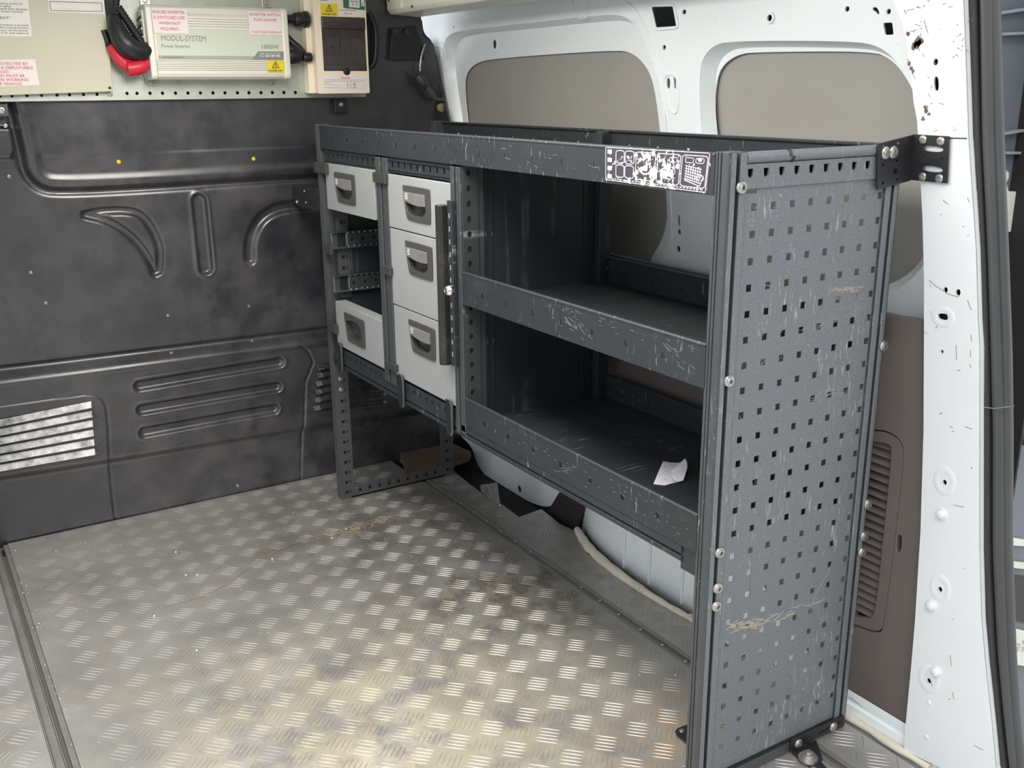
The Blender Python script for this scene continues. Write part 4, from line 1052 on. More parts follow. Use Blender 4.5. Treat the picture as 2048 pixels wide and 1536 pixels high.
# ------------------------------------------------------------------ brackets
B1 = thing('mounting_bracket', 'black angled bracket with two slots joining the rack top to the white pillar', 'bracket', (.02, .30, 1.0))
b1 = PX(.0045, [(1756.4, 288), (1829, 268.7), (1829, 361), (1755, 380)])
b1[1] = (PYc - .003, b1[1][1]); b1[2] = (PYc - .003, b1[2][1])
hs = [sm(0, .0045, u, v, 2.6, 3.4, 10) for u, v in crop([(1455, 232), (1450, 375), (1447, 510), (1555, 343), (1552, 485), (1562, 210)], 3.746, 1380, 230)]
hs.append(PX(.0045, crop([(1528, 405), (1560, 402), (1560, 440), (1528, 442)], 3.746, 1380, 230)))
plate('rack_flange', 'bracket', B1, 0, .0045, .003, b1, hs, .0005)
b2 = PY(PYc - .006, [(1828.5, 268.7), (1897.9, 272.7), (1893.9, 366.7), (1828.5, 360.8)])
b2[0] = (.0015, b2[0][1]); b2[3] = (.0015, b2[3][1])
s1 = chaik(PY(PYc - .006, [(1846, 290), (1886, 294), (1886, 305), (1846, 302)]), 2); s2 = chaik(PY(PYc - .006, [(1845, 330), (1885, 335), (1885, 346), (1845, 342)]), 2)
plate('pillar_flange', 'bracket', B1, 1, PYc - .006, .003, b2, [s1, s2, sm(1, PYc - .006, 1849, 316, 2, 3, 8), sm(1, PYc - .006, 1883, 318.5, 2, 3, 8)], .0005)
for (u, v) in [(1845.8, 279.4), (1881.3, 282.6), (1844.5, 353.3), (1878, 356.8)]:
    x, z = PY(PYc - .0065, [(u, v)])[0]; screw(B1, (x, PYc - .006, z), .0065, 1, 'bolt', 'screw')
for (u, v) in [(1772.4, 306), (1787.6, 304.7)]:
    y, z = PX(.006, [(u, v)])[0]; screw(B1, (.0045, y, z), .0095, 0)
B2 = thing('floor_bracket', 'black slotted foot bracket bolted to the floor at the rack end', 'bracket', (.01, .2, .0))
fb = PX(.004, crop([(400, 940), (1370, 470), (1385, 490), (1375, 660), (860, 900), (385, 1150)], 9.31, 1540, 1380))
sl = [chaik(PX(.004, crop(q_, 9.31, 1540, 1380)), 1) for q_ in ([(610, 950), (740, 860), (745, 885), (615, 975)], [(890, 810), (1110, 690), (1112, 715), (892, 838)], [(1235, 610), (1310, 580), (1312, 610), (1240, 650)])]
plate('rack_flange', 'bracket', B2, 0, .004, .003, fb, sl, .0005)
ft = PZ(.004, crop([(400, 1150), (860, 930), (985, 1290), (930, 1310), (1060, 1452), (980, 1500), (820, 1375), (740, 1420)], 9.31, 1540, 1380))
plate('floor_flange', 'bracket', B2, 2, .0045, .004, ft, [], .0006)
x, y = PZ(.01, crop([(715, 1230)], 9.31, 1540, 1380))[0]
MB().lathe([(.0045, .0165), (.008, .0165), (.0085, .0135), (.012, .013), (.0125, .010), (.016, .0095), (.0165, .006), (.020, .005)], 22, 2, (x, y, 0)).build('cone_nut', 'bolt', B2, smooth=40)
for (u, v) in crop([(540, 1005), (1188, 690)], 9.31, 1540, 1380):
    y, z = PX(.006, [(u, v)])[0]; screw(B2, (.004, y, z), .0085, 0, 'bolt', 'bolt')
B3 = thing('floor_bracket', 'small black triangular foot plate poking out left of the rack front post', 'bracket', (-.13, 0, 0))
tri = PZ(.004, [(1400, 1440), (1379, 1447), (1356, 1456), (1350, 1462), (1353, 1470), (1378, 1490), (1400, 1505)])
plate('foot_plate', 'bracket', B3, 2, .0045, .003, tri, [], .0006)
x, y = PZ(.005, [(1363.5, 1461)])[0]; screw(B3, (x, y, .004), .005, 2)
B4 = thing('mounting_bracket', 'dark bracket with two bolts fixing the rack left post to the bulkhead', 'bracket', (-1.56, YF, .85))
(xa, za), (xb, zb_) = PY(YF - .004, [(592, 368), (628, 420)])
MB().box(xa, -1.4905, YF - .004, YF - .001, zb_, za).build('face_plate', 'bracket', B4, .0008)
MB().box(-1.677, xa + .002, YF - .004, YF - .001, zb_ + .006, za - .006).build('wall_arm', 'bracket', B4, .0008)
for (u, v) in [(611, 382), (614, 405)]:
    x, z = PY(YF - .004, [(u, v)])[0]; screw(B4, (x, YF - .004, z), .0065, 1, 'bracket', 'bolt'); 
    MB().lathe([(YF - .0075, .003), (YF - .009, .0022)], 10, 1, (x, 0, z)).build('bolt_socket', 'bolt', B4, smooth=40)
x, z = PY(YF - .01, [(590, 404)])[0]; screw(B4, (x, YF - .004, z), .006, 1, 'bolt', 'bolt', 'torx')
B5 = thing('mounting_bracket', 'dark corner bracket with two studs under the fuse box, behind the rack top', 'bracket', (-1.66, .12, 1.0))
(ya, za), (yb, zb_) = PX(-1.645, [(668, 198), (695, 226)])
MB().box(-1.672, -1.642, ya, yb, zb_, za).build('block', 'bracket', B5, .002)
screw(B5, (-1.642, (ya + yb) / 2, (za + zb_) / 2 + .004), .006, 0)
MB().box(-1.66, -1.49, ya - .005, ya + .05, zb_ - .06, zb_ - .055).build('arm', 'bracket', B5, .001)
screw(B5, (-1.60, ya + .02, zb_ - .055), .006, 2)
B6 = thing('mounting_bracket', 'dark bracket with a bolt at the left edge under the cream enclosure', 'bracket', (-1.66, -.75, .98))
(ya, za), (yb, zb_) = PX(-1.645, [(-10, 208), (19, 233)])
MB().box(-1.668, -1.645, ya, yb, zb_, za).build('block', 'leg', B6, .002)
y, z = PX(-1.645, [(3, 221)])[0]; screw(B6, (-1.645, y, z), .008, 0)
y, z = PX(-1.655, [(12, 252)])[0]; screw(B6, (-1.668, y, z), .005, 0)

# ================================================================== ELECTRICS
BX = -1.648
EB = thing('equipment_board', 'galvanised steel backing board with a row of round holes along its lower edge', 'board', (BX, -.28, 1.085))
zlo = .5 * (PX(BX, [(300, 198)])[0][1] + PX(BX, [(700, 196)])[0][1])
yR = PX(BX, [(732, 190)])[0][0]
ehs = []
hu = [18, 41, 66, 90, 114, 137, 160] + [236.5, 262, 287.5, 312.5, 338, 362, 387, 412, 436.5, 460.5, 484.5, 508.5, 531, 555, 577, 599, 622]
for i, u in enumerate([0, 24, 54, 83, 114, 139, 167, 194, 254, 274, 300, 325, 351, 376, 401, 426, 450, 475, 498, 522, 545, 568, 591, 613, 678]):
    v = 192 - (u / 220) * 4 if u < 220 else 187 - (u - 220) / 400 * 2
    ehs.append(sm(0, BX, u, v, 3.4, 3.6, 10))
plate('board', 'galv', EB, 0, BX, .003, [(-.95, zlo), (yR, zlo), (yR, 1.40), (-.95, 1.40)], ehs, .0006)
MB().box(BX - .012, BX - .0035, -.95, yR, zlo + .001, zlo + .003).build('return_flange', 'galv', EB)
for (u, v) in [(220, 188), (243, 153)]:
    y, z = PX(BX, [(u, v)])[0]; screw(EB, (BX, y, z), .0062 if u == 220 else .003, 0)
# enclosure
EN = thing('electrical_enclosure', 'flat cream metal enclosure with warning stickers at the top left', 'enclosure', (-1.63, -.65, 1.08))
EXF = -1.628
en = PX(EXF, [(-140, 196), (226, 183), (207, -50), (-140, -60)])
plate('cover', 'enclosure', EN, 0, EXF, .0185, en, [sm(0, EXF, 220, 176, 3, 3, 10)], .0015)
def sticker(parent, mat, ax, c, pts, name='sticker', lab=None):
    f = PX if ax == 0 else PY
    o = plate(name, mat, parent, ax, c, .0004, f(c, pts))
    if lab: o['label'] = lab
    return o
E1 = EXF + .0006; E2 = E1 + .0003
s = sticker(EN, 'label', 0, E1, [(-90, -60), (53, -30), (64, 73), (-90, 71)], 'instruction_sticker', 'white instruction sticker in black print')
text('lettering', 'supply is protected by an R.C.D.\nfor your safety\nof the supply if an earth fault develops\nby pressing the button marked', 'black_print', s, 0, E2, pbox(0, E2, -55, 3, 56, 27), 'CENTER')
text('lettering', 'Press button "TEST"', 'black_print', s, 0, E2, pbox(0, E2, -75, 31, 22, 38.5))
text('lettering', 'the supply when the button is pressed\npushed back up to the normal position\nthe centre hub to turn off the power\noff, or reset the R.C.D. and restored', 'black_print', s, 0, E2, pbox(0, E2, -60, 46, 60, 69), 'CENTER')
s = sticker(EN, 'label_pink', 0, E1, [(-110, 122), (70, 118), (79, 170), (-110, 178)], 'warning_sticker', 'white sticker in red capitals')
text('lettering', 'THIS SYSTEM IS PROTECTED BY\nAN R.C.D AND HAS A DEPLOYABLE\nEARTH ROD.\nTHE EARTH ROD MUST BE\nDEPLOYED WHEN WORKING\nOUTSIDE THE VEHICLE.', 'red_print', s, 0, E2, pbox(0, E2, -90, 124, 71, 170))
s = sticker(EN, 'label', 0, E1, [(95, -20), (208, -12), (209, 28), (98, 24)], 'rating_sticker', 'white rating label in a black frame')
fr4 = PX(E2, [(99, 3), (203, 6), (205, 23), (102, 21)])
strokes('frame_print', 'black_print', s, 0, E2, strip(fr4, .0012, True))
text('lettering', 'FUNC./NO/MK        SPARE', 'grey_print', s, 0, E2, pbox(0, E2, 103, 7, 200, 10.5))
text('lettering', 'I.T.  SERIAL:TYPE           NO.', 'grey_print', s, 0, E2, pbox(0, E2, 103, 16, 198, 19.5))
# inverter
IV = thing('power_inverter', 'cream ribbed power inverter with red-lettered stickers in the middle of the board', 'inverter', (-1.62, -.22, 1.13))
IX = -1.585
(iy0, iz1), (iy1, iz0) = PX(IX, [(300, 10), (578, 160)])
iz1 = PX(IX, [(310, 8)])[0][1]; iz0 = PX(IX, [(310, 159)])[0][1]; iy0 = PX(IX, [(303, 100)])[0][0]; iy1 = PX(IX, [(575, 100)])[0][0]
# extruded body section in (x,z): ribs top and bottom on the front face
sec = [(BX + .0005, iz0 + .004), (IX - .012, iz0), (IX - .003, iz0 + .006), (IX, iz0 + .014)]
zz = iz0 + .018
HT = iz1 - iz0
def rib_rows(za, zb_, n):
    out = []; st = (zb_ - za) / n
    for i in range(n):
        a = za + i * st; out += [(IX, a), (IX, a + st * .72), (IX - .0035, a + st * .78), (IX - .0035, a + st * .96)]
    return out
sec += rib_rows(iz0 + .018, iz0 + HT * .25, 6) + [(IX, iz0 + HT * .255), (IX - .001, iz0 + HT * .262), (IX - .001, iz0 + HT * .68), (IX, iz0 + HT * .688)] + rib_rows(iz0 + HT * .69, iz0 + HT * .86, 5)
sec += [(IX, iz1 - .018), (IX - .003, iz1 - .006), (IX - .012, iz1), (BX + .0005, iz1 - .004)]
v = [(x, iy0 + .010, z) for x, z in sec] + [(x, iy1 - .009, z) for x, z in sec]; n = len(sec)
mbi = MB().add(v, [tuple(range(n)), tuple(range(n, 2 * n))[::-1]] + [(i, (i + 1) % n, n + (i + 1) % n, n + i) for i in range(n)])
body = mbi.build('body', 'inv', IV)
def endcap(y0, y1, name, wav):
    pts = rrect(BX + .001, iz0 + .001, IX + .003, iz1 - .001, .012)
    MB().prism([(a, b) for a, b in pts], 1, y0, y1).build(name, 'inv', IV, .003)
pts = rrect(BX + .001, iz0 - .0005, IX + .002, iz1 + .0005, .011)
for (a, b) in ((iy0 - .006, iy0 + .010), (iy1 - .011, iy1 + .006)):
    me_v = [(p[0], a, p[1]) for p in pts] + [(p[0], b, p[1]) for p in pts]; n = len(pts)
    MB().add(me_v, [tuple(range(n)), tuple(range(n, 2 * n))[::-1]] + [(i, (i + 1) % n, n + (i + 1) % n, n + i) for i in range(n)]).build('end_cap', 'inv', IV, .004, seg=3)
# fan grille on the left end
g0 = PX(IX - .02, [(284, 60)])[0]
MB().box(-1.640, -1.596, iy0 - .012, iy0 - .006, iz0 + HT * .45, iz0 + HT * .93).build('fan_grille', 'inv', IV, .004)
for k in range(7):
    zk = iz0 + HT * (.48 + .055 * k); MB().tube([(-1.638 + .003 * (k % 2), iy0 - .013, zk), (-1.60 - .003 * (k % 2), iy0 - .013, zk + .006)], .0022, 6).build('grille_bar', 'chrome' if k % 2 else 'cable', IV, smooth=60)
face = plate('face_label', 'inv_face', IV, 0, IX - .0004, .0005, rect(iy0 + .014, iz0 + HT * .325, iy1 - .013, iz0 + HT * .678))
FX = IX + .0002
gb = plate('grey_band', 'inv_grey', IV, 0, IX - .0002, .0005, rect(iy0 + .014, iz0 + HT * .272, iy1 - .013, iz0 + HT * .325))
text('model_lettering', 'MODUL-SYSTEM', 'grey_print', face, 0, FX, pbox(0, FX, 322, 70, 412, 83))
text('model_lettering', 'Power Inverter', 'grey_print', face, 0, FX, pbox(0, FX, 323, 88, 381, 96))
text('rating_lettering', '1000W', 'grey_print', face, 0, FX, pbox(0, FX, 523, 89, 558, 98))
text('web_lettering', 'WWW.MODUL-SYSTEM.COM', 'black_print', gb, 0, FX + .0003, pbox(0, FX, 324, 113.5, 367, 116))
tabp = PX(FX, [(505, 119), (516, 103), (567, 103), (567, 119.5)])
tab = plate('icon_tab', 'inv_dgrey', IV, 0, FX + .0003, .0004, tabp)
for i, u in enumerate((520, 531, 541.5, 552)):
    q_ = pbox(0, FX + .0008, u, 106.5, u + 8, 113.5)
    strokes('icon', 'white_print', tab, 0, FX + .0008, strip(rect(q_[0], q_[1], q_[2], q_[3]), .0009, True) + (strip([(q_[0], q_[3]), (q_[2], q_[1])], .001) if i == 0 else [rect(q_[0] + .002, q_[3] + .001, q_[2] - .002, (q_[1] + q_[3]) / 2)]))
SX = IX + .0012
s = sticker(IV, 'label_pink', 0, SX, [(302, 16), (373, 18), (378, 68), (308, 66)], 'warning_sticker', 'white sticker on the inverter: ENSURE INVERTER IS SWITCHED OFF')
text('lettering', 'ENSURE INVERTER\nIS SWITCHED OFF\nWHEN NOT\nREQUIRED.', 'red_print', s, 0, SX + .0003, pbox(0, SX, 304.5, 20, 373, 62.5), spacing=1.25)
s = sticker(IV, 'label_pink', 0, SX, [(496, 22), (562, 25), (566, 71), (500, 69)], 'switch_sticker', 'white sticker on the inverter: INVERTER SWITCH')
text('lettering', 'INVERTER SWITCH\nPUSH ON/OFF', 'red_print', s, 0, SX + .0003, pbox(0, SX, 499, 25.5, 561, 43.5), spacing=1.25)
text('lettering', 'VOLTAGE DISPLAY', 'red_print', s, 0, SX + .0003, pbox(0, SX, 503, 61.5, 563.5, 67))
def danger(parent, c, a, b, c_, d_):
    """yellow 240 V hazard sticker in pixel box"""
    s_ = sticker(parent, 'yellow', 0, c, [(a, b), (c_, b + 1), (c_ + 1, d_), (a + 1, d_)], 'hazard_sticker', 'yellow DANGER 240V sticker')
    w = c_ - a; hh = d_ - b
    tr = PX(c + .0005, [(a + w * .5, b + hh * .10), (a + w * .70, b + hh * .62), (a + w * .32, b + hh * .62)])
    bo = PX(c + .0005, [(a + w * .53, b + hh * .24), (a + w * .47, b + hh * .42), (a + w * .55, b + hh * .42), (a + w * .50, b + hh * .58)])
    strokes('triangle_print', 'black_print', s_, 0, c + .0005, strip(tr, .0016, True) + strip(bo, .0012))
    text('lettering', 'DANGER 240V', 'black_print', s_, 0, c + .0004, pbox(0, c, a + w * .07, b + hh * .76, a + w * .93, b + hh * .93), bold=.01)
danger(IV, SX + .0004, 534, 120.5, 568, 145)
for (u, v, up) in [(290, 1, 1), (533, 6, 1), (304, 165, 0), (543, 163, 0)]:
    y, z = PX(BX + .004, [(u, v)])[0]
    z_a, z_b = (z - .012, z + .014) if up else (z - .008, z + .016)
    MB().box(BX, BX + .004, y - .012, y + .012, z_a, z_b).build('mounting_lug', 'bolt', IV, .001); screw(IV, (BX + .004, y, z), .0062, 0)
# consumer unit
FB = thing('fuse_box', 'ivory fuse box with a smoked brown window on the right of the board', 'fuse box', (-1.62, .09, 1.1))
fX = -1.585
fy0, fy1 = PX(fX, [(641, 180)])[0][0], PX(fX, [(738, 180)])[0][0]
fzb = PX(fX, [(690, 186)])[0][1]; fzt = fzb + .29
fyb = PX(BX, [(612, 183)])[0][0]
yr_in = PX(fX - .012, [(738, 186)])[0][0]
MB().box(BX + .0005, -1.612, min(fyb, fy0 - .02), fy1 + .004, fzb - .001, fzt).build('back_box', 'fuse', FB, .003)
wz1, wz0 = PX(fX, [(690, 34)])[0][1], PX(fX, [(690, 142)])[0][1]
wy0, wy1 = PX(fX, [(645, 90)])[0][0], PX(fX, [(732, 90)])[0][0]
plate('front_cover', 'fuse', FB, 0, fX, .027, rrect(fy0 - .006, fzb - .001, fy1 + .002, fzt + .01, .004), [rrect(wy0, wz0, wy1, wz1, .002)], .003)
MB().box(-1.606, fX - .002, wy0 - .002, wy1 + .002, wz0 - .002, wz1 + .002).build('smoked_window', 'smoke', FB, .001)
wm = FB.children[-1]
MB().box(fX - .002, fX + .004, wy0 + .001, wy1 - .001, wz1 - .030, wz1 - .001).build('window_top_step', 'smoke', wm, .0015)
MB().box(fX - .002, fX + .001, wy0 + .001, wy1 - .001, wz0 + .001, wz0 + .018).build('window_bottom_step', 'smoke', wm, .0015)
for (ya, yb, za, zb_) in ((.10, .38, .30, .62), (.42, .62, .30, .60), (.66, .90, .30, .60)):
    Wd = wy1 - wy0; Hd = wz1 - wz0
    MB().box(fX - .002, fX - .0012, wy0 + Wd * ya, wy0 + Wd * yb, wz0 + Hd * za, wz0 + Hd * zb_).build('breaker', 'breaker', wm)
    MB().box(fX - .0012, fX - .0004, wy0 + Wd * (ya + .06), wy0 + Wd * (yb - .08), wz0 + Hd * (za + .02), wz0 + Hd * (zb_ - .14)).build('breaker_toggle', 'smoke', wm)
MB().lathe([(fX - .001, .010), (fX + .003, .009), (fX + .004, .006)], 16, 0, (0, (wy0 + wy1) / 2 + .002, wz0 - .001)).build('catch', 'cable', FB, smooth=40)
F1 = fX + .0005
danger(FB, F1, 641, 7, 675, 32)
s = sticker(FB, 'label_pink', 0, F1, [(677, 12), (716, 14), (718, 32), (677, 31)], 'notice_sticker', 'pinkish notice sticker')
text('lettering', 'NOTE\nISOLATE BEFORE REMOVING', 'red_print', s, 0, F1 + .0004, pbox(0, F1, 679, 15, 713, 22.5)); text('lettering', 'THE COVER', 'black_print', s, 0, F1 + .0004, pbox(0, F1, 688, 26, 704, 28.5))
s = sticker(FB, 'green', 0, F1 + .0002, [(685, -20), (731, -18), (730, 20.5), (687, 16)], 'test_sticker', 'green test label with white fields')
strokes('field_print', 'label', s, 0, F1 + .0007, [PX(F1, q_) for q_ in ([(698, -10), (719, -9), (719, 16), (698, 14)], [(722, -4), (729, -4), (729, 13), (722, 12)])])
text('lettering', 'PASS TEST\n07   18', 'black_print', s, 0, F1 + .001, pbox(0, F1, 700, 1, 718, 12))
ck = PX(F1 + .001, [(723, 7), (725, 11), (728.5, 0)])
strokes('tick_print', 'green', s, 0, F1 + .001, strip(ck, .0012))
s = sticker(FB, 'blue', 0, F1, [(641, -14), (656, -14), (656, 1.5), (641, 1.5)], 'blue_sticker', 'small blue sticker')
s = sticker(FB, 'label_pink', 0, F1, [(646, 151), (735, 152), (734, 180), (647, 180)], 'dated_sticker', 'white notice sticker with handwritten dates')
text('lettering', 'IMPORTANT', 'red_print', s, 0, F1 + .0004, pbox(0, F1, 682, 154.5, 700, 157.5))
ln = []
for v_, (a, b) in ((159.5, (648, 731)), (162.5, (648, 731)), (165.5, (648, 660)), (169, (648, 668)), (175, (648, 684))): ln += strip(PX(F1 + .0004, [(a, v_), (b, v_ + .4)]), .0007)
ln += strip(PX(F1 + .0004, [(668, 170.5), (731, 171)]), .0003) + strip(PX(F1 + .0004, [(686, 176), (731, 176.4)]), .0003)
strokes('line_print', 'grey_print', s, 0, F1 + .0005, ln)
text('handwriting', '7 . 1 . 18\n7 . 1 . 19', 'black_print', s, 0, F1 + .0005, pbox(0, F1, 694, 165.5, 711, 177))
# cables
def cable(parent, pts, r, mat, name, xs=None, ribbed=False):
    pts = chaik([tuple(p) for p in pts], 2, False)
    P3 = [Vector(on(u, v, 0, x_)) for u, v, x_ in pts]
    rr = r
    if hasattr(r, '__len__'): rr = list(np.interp(np.linspace(0, 1, len(P3)), np.linspace(0, 1, len(r)), r))
    if ribbed:
        Q = []; 
        for i in range(len(P3) - 1):
            m_ = max(2, int((P3[i + 1] - P3[i]).length / .0016))
            for t in range(m_): Q.append(P3[i].lerp(P3[i + 1], t / m_))
        P3 = Q; b_ = r if not hasattr(r, '__len__') else r[0]; rr = [b_ * (1.0 if (i // 2) % 2 else .86) for i in range(len(P3))]
    return MB().tube(P3, rr, 14).build(name, mat, parent, smooth=50)
K1 = thing('battery_cable', 'black cables with a big rubber boot plugged into the left of the inverter', 'cable', (BX + .02, -.45, 1.12))
cable(K1, [(211, -40, -1.63), (218, 20, -1.63), (224, 70, -1.63), (230, 100, -1.63)], .0095, 'cable', 'flat_sleeve')
cable(K1, [(219, -40, -1.622), (224, 10, -1.622), (226, 50, -1.62)], .0085, 'cable', 'ribbed_sleeve', ribbed=True)
cable(K1, [(234, -40, -1.62), (233, 0, -1.62), (230, 20, -1.615), (240, 60, -1.61)], .0085, 'cable', 'ribbed_sleeve', ribbed=True)
cable(K1, [(236, 14, -1.61), (252, 38, -1.61), (270, 66, -1.605), (288, 92, -1.60)], .010, 'cable', 'thin_cable', ribbed=True)
cable(K1, [(226, 30, -1.61), (234, 62, -1.60), (252, 92, -1.595), (276, 104, -1.595), (298, 100, -1.60)], [.010, .020, .027, .022, .017], 'cable', 'rubber_boot')
cable(K1, [(262, 96, -1.583), (266, 88, -1.583), (268, 104, -1.583)], .006, 'cable', 'boot_fold')
K2 = thing('battery_cable', 'red rubber boot and cable plugged in low at the left of the inverter', 'cable', (BX + .02, -.42, 1.08))
cable(K2, [(206, 60, -1.635), (216, 88, -1.635), (224, 98, -1.625), (234, 112, -1.62)], [.010, .010, .012, .013], 'cable', 'lead')
cable(K2, [(222, 92, -1.622), (234, 112, -1.615), (246, 126, -1.61), (262, 132, -1.605)], [.0125, .0145, .0155, .015], 'boot_red', 'rubber_boot')
cable(K2, [(254, 138, -1.598), (276, 136, -1.598), (287, 131, -1.60)], [.0175, .017, .0155], 'boot_red', 'rubber_cap')
cable(K2, [(286, 131, -1.60), (300, 124, -1.605)], .0115, 'boot_red', 'collar')
cable(K2, [(284, 146, -1.62), (290, 160, -1.64), (292, 168, -1.645)], .0014, 'zinc', 'earth_wire')
K3 = thing('power_cable', 'black cable gland and lead between inverter and fuse box, upper one', 'cable', (BX + .02, .0, 1.2))
cable(K3, [(570, 38, -1.615), (590, 38, -1.615)], .011, 'cable', 'lead')
cable(K3, [(588, 39, -1.615), (600, 39, -1.615), (612, 39, -1.615)], [.016, .019, .018], 'cable', 'gland')
cable(K3, [(608, 39, -1.615), (615, 39, -1.615)], .021, 'cable', 'gland_nut')
K4 = thing('power_cable', 'black curved plug and lead between inverter and fuse box, lower one', 'cable', (BX + .02, .0, 1.1))
cable(K4, [(560, 58, -1.63), (582, 84, -1.62), (598, 96, -1.615), (606, 110, -1.612)], [.008, .009, .010, .012], 'cable', 'lead')
cable(K4, [(566, 112, -1.61), (582, 112, -1.605), (600, 112, -1.605)], [.019, .021, .018], 'cable', 'plug')
cable(K4, [(566, 92, -1.61), (584, 100, -1.605), (600, 110, -1.605)], [.010, .014, .016], 'cable', 'plug_shoulder')
cable(K4, [(606, 115, -1.603), (616, 115, -1.603), (622, 115, -1.603)], [.010, .013, .012], 'cable', 'gland')
K5 = thing('power_cable', 'black cable looping down behind the right side of the fuse box', 'cable', (BX, .22, 1.1))
cable(K5, [(738, 25, -1.645), (752, 55, -1.645), (752, 95, -1.645), (750, 125, -1.645), (740, 135, -1.65)], .008, 'cable', 'lead')

# dark corner clutter between bulkhead and side wall
CN = thing('corner_bracket', 'black corner bracket with two studs in the dark top corner beside the fuse box', 'bracket', (-1.64, .33, 1.25))
plate('bracket_plate', 'bracket', CN, 0, -1.645, .004, PX(-1.645, [(785, 56), (803, 54), (806, 66), (812, 56), (830, 50), (842, 76), (846, 96), (850, 120), (780, 120)]), [], .001)
for (u, v) in [(793, 65), (816, 64)]:
    y, z = PX(-1.644, [(u, v)])[0]; screw(CN, (-1.645, y, z), .010, 0, 'clip', 'stud')
JG = thing('hose_connector', 'grey plastic hose connector and dark hose in the corner by the white side wall', 'connector', (-1.63, .37, 1.05))
cable(JG, [(850, 88, -1.64), (843, 108, -1.64), (840, 130, -1.64), (840, 142, -1.64)], .0032, 'zinc', 'hose')
cable(JG, [(836, 152, -1.635), (846, 165, -1.63), (853, 172, -1.63)], [.011, .014, .010], 'clip', 'connector_body')
cable(JG, [(853, 172, -1.63), (863, 188, -1.63), (872, 200, -1.63), (886, 199, -1.63)], [.006, .008, .006, .004], 'leg', 'elbow')
cable(JG, [(826, 142, -1.635), (840, 152, -1.635)], .004, 'clip', 'lug')
y, z = PX(-1.65, [(883, 215)])[0]
MB().lathe([(-1.655, .013), (-1.645, .013), (-1.642, .009)], 20, 0, (0, y, z)).build('corner_plug', 'straw', BW, smooth=40)
plate('gusset', 'bulk', BW, 1, WY - .02, .004, PY(WY - .02, [(846, 76), (862, 84), (876, 150), (888, 205), (902, 250), (860, 252), (840, 160)]), [], .002)

# ================================================================== LOOSE THINGS
# paper scrap on the bottom shelf
zp = .4378
pc = crop([(445, 385), (700, 425), (960, 440), (1060, 410), (1195, 290), (1265, 420), (1275, 600), (1140, 1035), (860, 1105), (500, 1205), (120, 1155), (280, 760)], 17.07, 1300, 900)
lift = [0, 0, 0, .004, .016, .014, .010, .004, .0, 0, 0, 0]
pv = [on(u, v, 2, zp + .001 + l) for (u, v), l in zip(pc, lift)]
cen = on(*crop([(680, 780)], 17.07, 1300, 900)[0], 2, zp + .001)
n = len(pv); v = [tuple(p) for p in pv] + [tuple(cen)] + [(p[0], p[1], p[2] - .0006) for p in pv] + [(cen[0], cen[1], cen[2] - .0006)]
f = [(i, (i + 1) % n, n) for i in range(n)] + [(n + 1 + (i + 1) % n, n + 1 + i, 2 * n + 1) for i in range(n)] + [((i + 1) % n, i, n + 1 + i, n + 1 + (i + 1) % n) for i in range(n)]
PA = MB().add(v, f).build('paper_scrap', 'paper'); tag(PA, 'torn scrap of white paper with a curled corner lying on the bottom shelf', 'paper')
pp = []
for q_ in ([(470, 995), (545, 995)], [(750, 1000), (870, 1085), (990, 920)], [(990, 920), (1040, 1000)], [(650, 790), (740, 790)], [(780, 820), (840, 820)], [(640, 520), (740, 530)], [(880, 530), (960, 535)], [(480, 580), (560, 585)], [(860, 620), (940, 625)]):
    pp += strip(PZ(zp + .0022, crop(q_, 17.07, 1300, 900)), .0009 if q_[0][1] > 900 else .0006)
strokes('pencil_marks', 'grey_print', PA, 2, zp + .0024, pp)
# tag card by the wheel housing
CA = thing('paper_tag', 'small grey printed tag standing at the plate edge under the rack', 'tag', tuple(on(985, 990, 1, .30)))
ca = PY(.30, [(961, 970), (994, 965), (1000, 1009), (983, 1002), (962, 982)])
plate('card', 'dhandle', CA, 1, .30, .001, ca)
kk = []
for q_ in ([(968, 976), (974, 975), (975, 980), (969, 981)], [(969, 984), (975, 982)], [(970, 988), (977, 986), (978, 991), (972, 992)], [(985, 972), (988, 1000)]):
    kk += strip(PY(.2995, q_), .0016)
strokes('tag_print', 'black_print', CA, 1, .2995, kk)
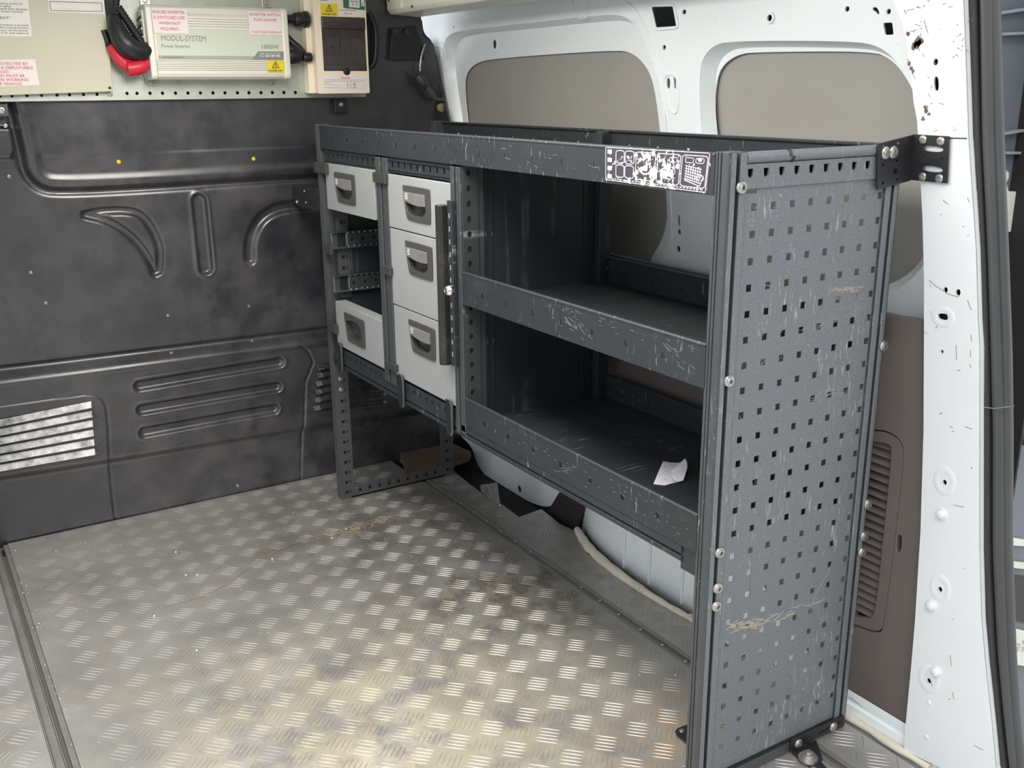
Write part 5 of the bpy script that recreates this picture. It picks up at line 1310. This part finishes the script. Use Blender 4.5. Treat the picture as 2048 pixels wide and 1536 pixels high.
# plywood off-cut
WB = thing('plywood_offcut', 'brown plywood block on the floor against the bulkhead behind the rear leg', 'wood', (-1.63, .36, 0))
MB().prism(PZ(.018, [(800, 905), (866, 893), (903, 886), (942, 903), (938, 912), (905, 925), (812, 938)]), 2, .0015, .018).build('ply_block', 'wood', WB, .001)
FBd = None
# grass stem
def ft(p): return [Vector((x, y, .003)) for x, y in PZ(.003, p)]
GS = thing('grass_stem', 'long dry grass stem with seed heads lying across the floor plates', 'straw', tuple(ft([(650, 1070)])[0]))
st = ft(chaik([(330, 1212), (430, 1185), (520, 1118), (600, 1080), (660, 1066), (700, 1055), (760, 1036), (800, 1030), (860, 1018), (903, 1011)], 1, False))
MB().tube(st, .0006, 6).build('stem', 'straw', GS)
mb = MB(); r3 = np.random.RandomState(9)
for i in range(34):
    a = r3.uniform(0, 1); u = 655 + 130 * a; v_ = 1072 - 34 * a + r3.normal(0, 2.4)
    p = ft([(u, v_)])[0]; d = Vector((r3.uniform(-1, 1), r3.uniform(-1, 1), .12)).normalized() * r3.uniform(.005, .011)
    mb.tube([p - d, p, p + d], [.0004, .0012, .0003], 5)
sh = mb.build('seed_husks', 'straw', GS); sh['kind'] = 'stuff'
# crumbs and grit
mb = MB()
pts_ = [(352, 1106), (372, 1152), (395, 1152), (309, 1234), (394, 1303), (692, 1060), (664, 1078), (545, 1120), (1000, 1012)]
for i in range(210):
    if i < len(pts_): x, y = PZ(0, [pts_[i]])[0]; r_ = .003
    else: x, y = r3.uniform(-1.6, .1), r3.uniform(-.88, .18); r_ = r3.uniform(.0006, .0016)
    if i > len(pts_) and r3.uniform() < .35: y = -.89 + r3.uniform(0, .02)
    mb.lathe([(.0, r_ * .6), (r_ * .7, r_), (r_ * 1.5, r_ * .4)], 6, 2, (x, y, .0003))
cr2 = mb.build('floor_grit', 'crumb'); tag(cr2, 'pale grit and crumbs scattered over the chequer plate floor', 'grit'); cr2['kind'] = 'stuff'
for o in list(bpy.data.objects):
    if '_w' in o: del o['_w']
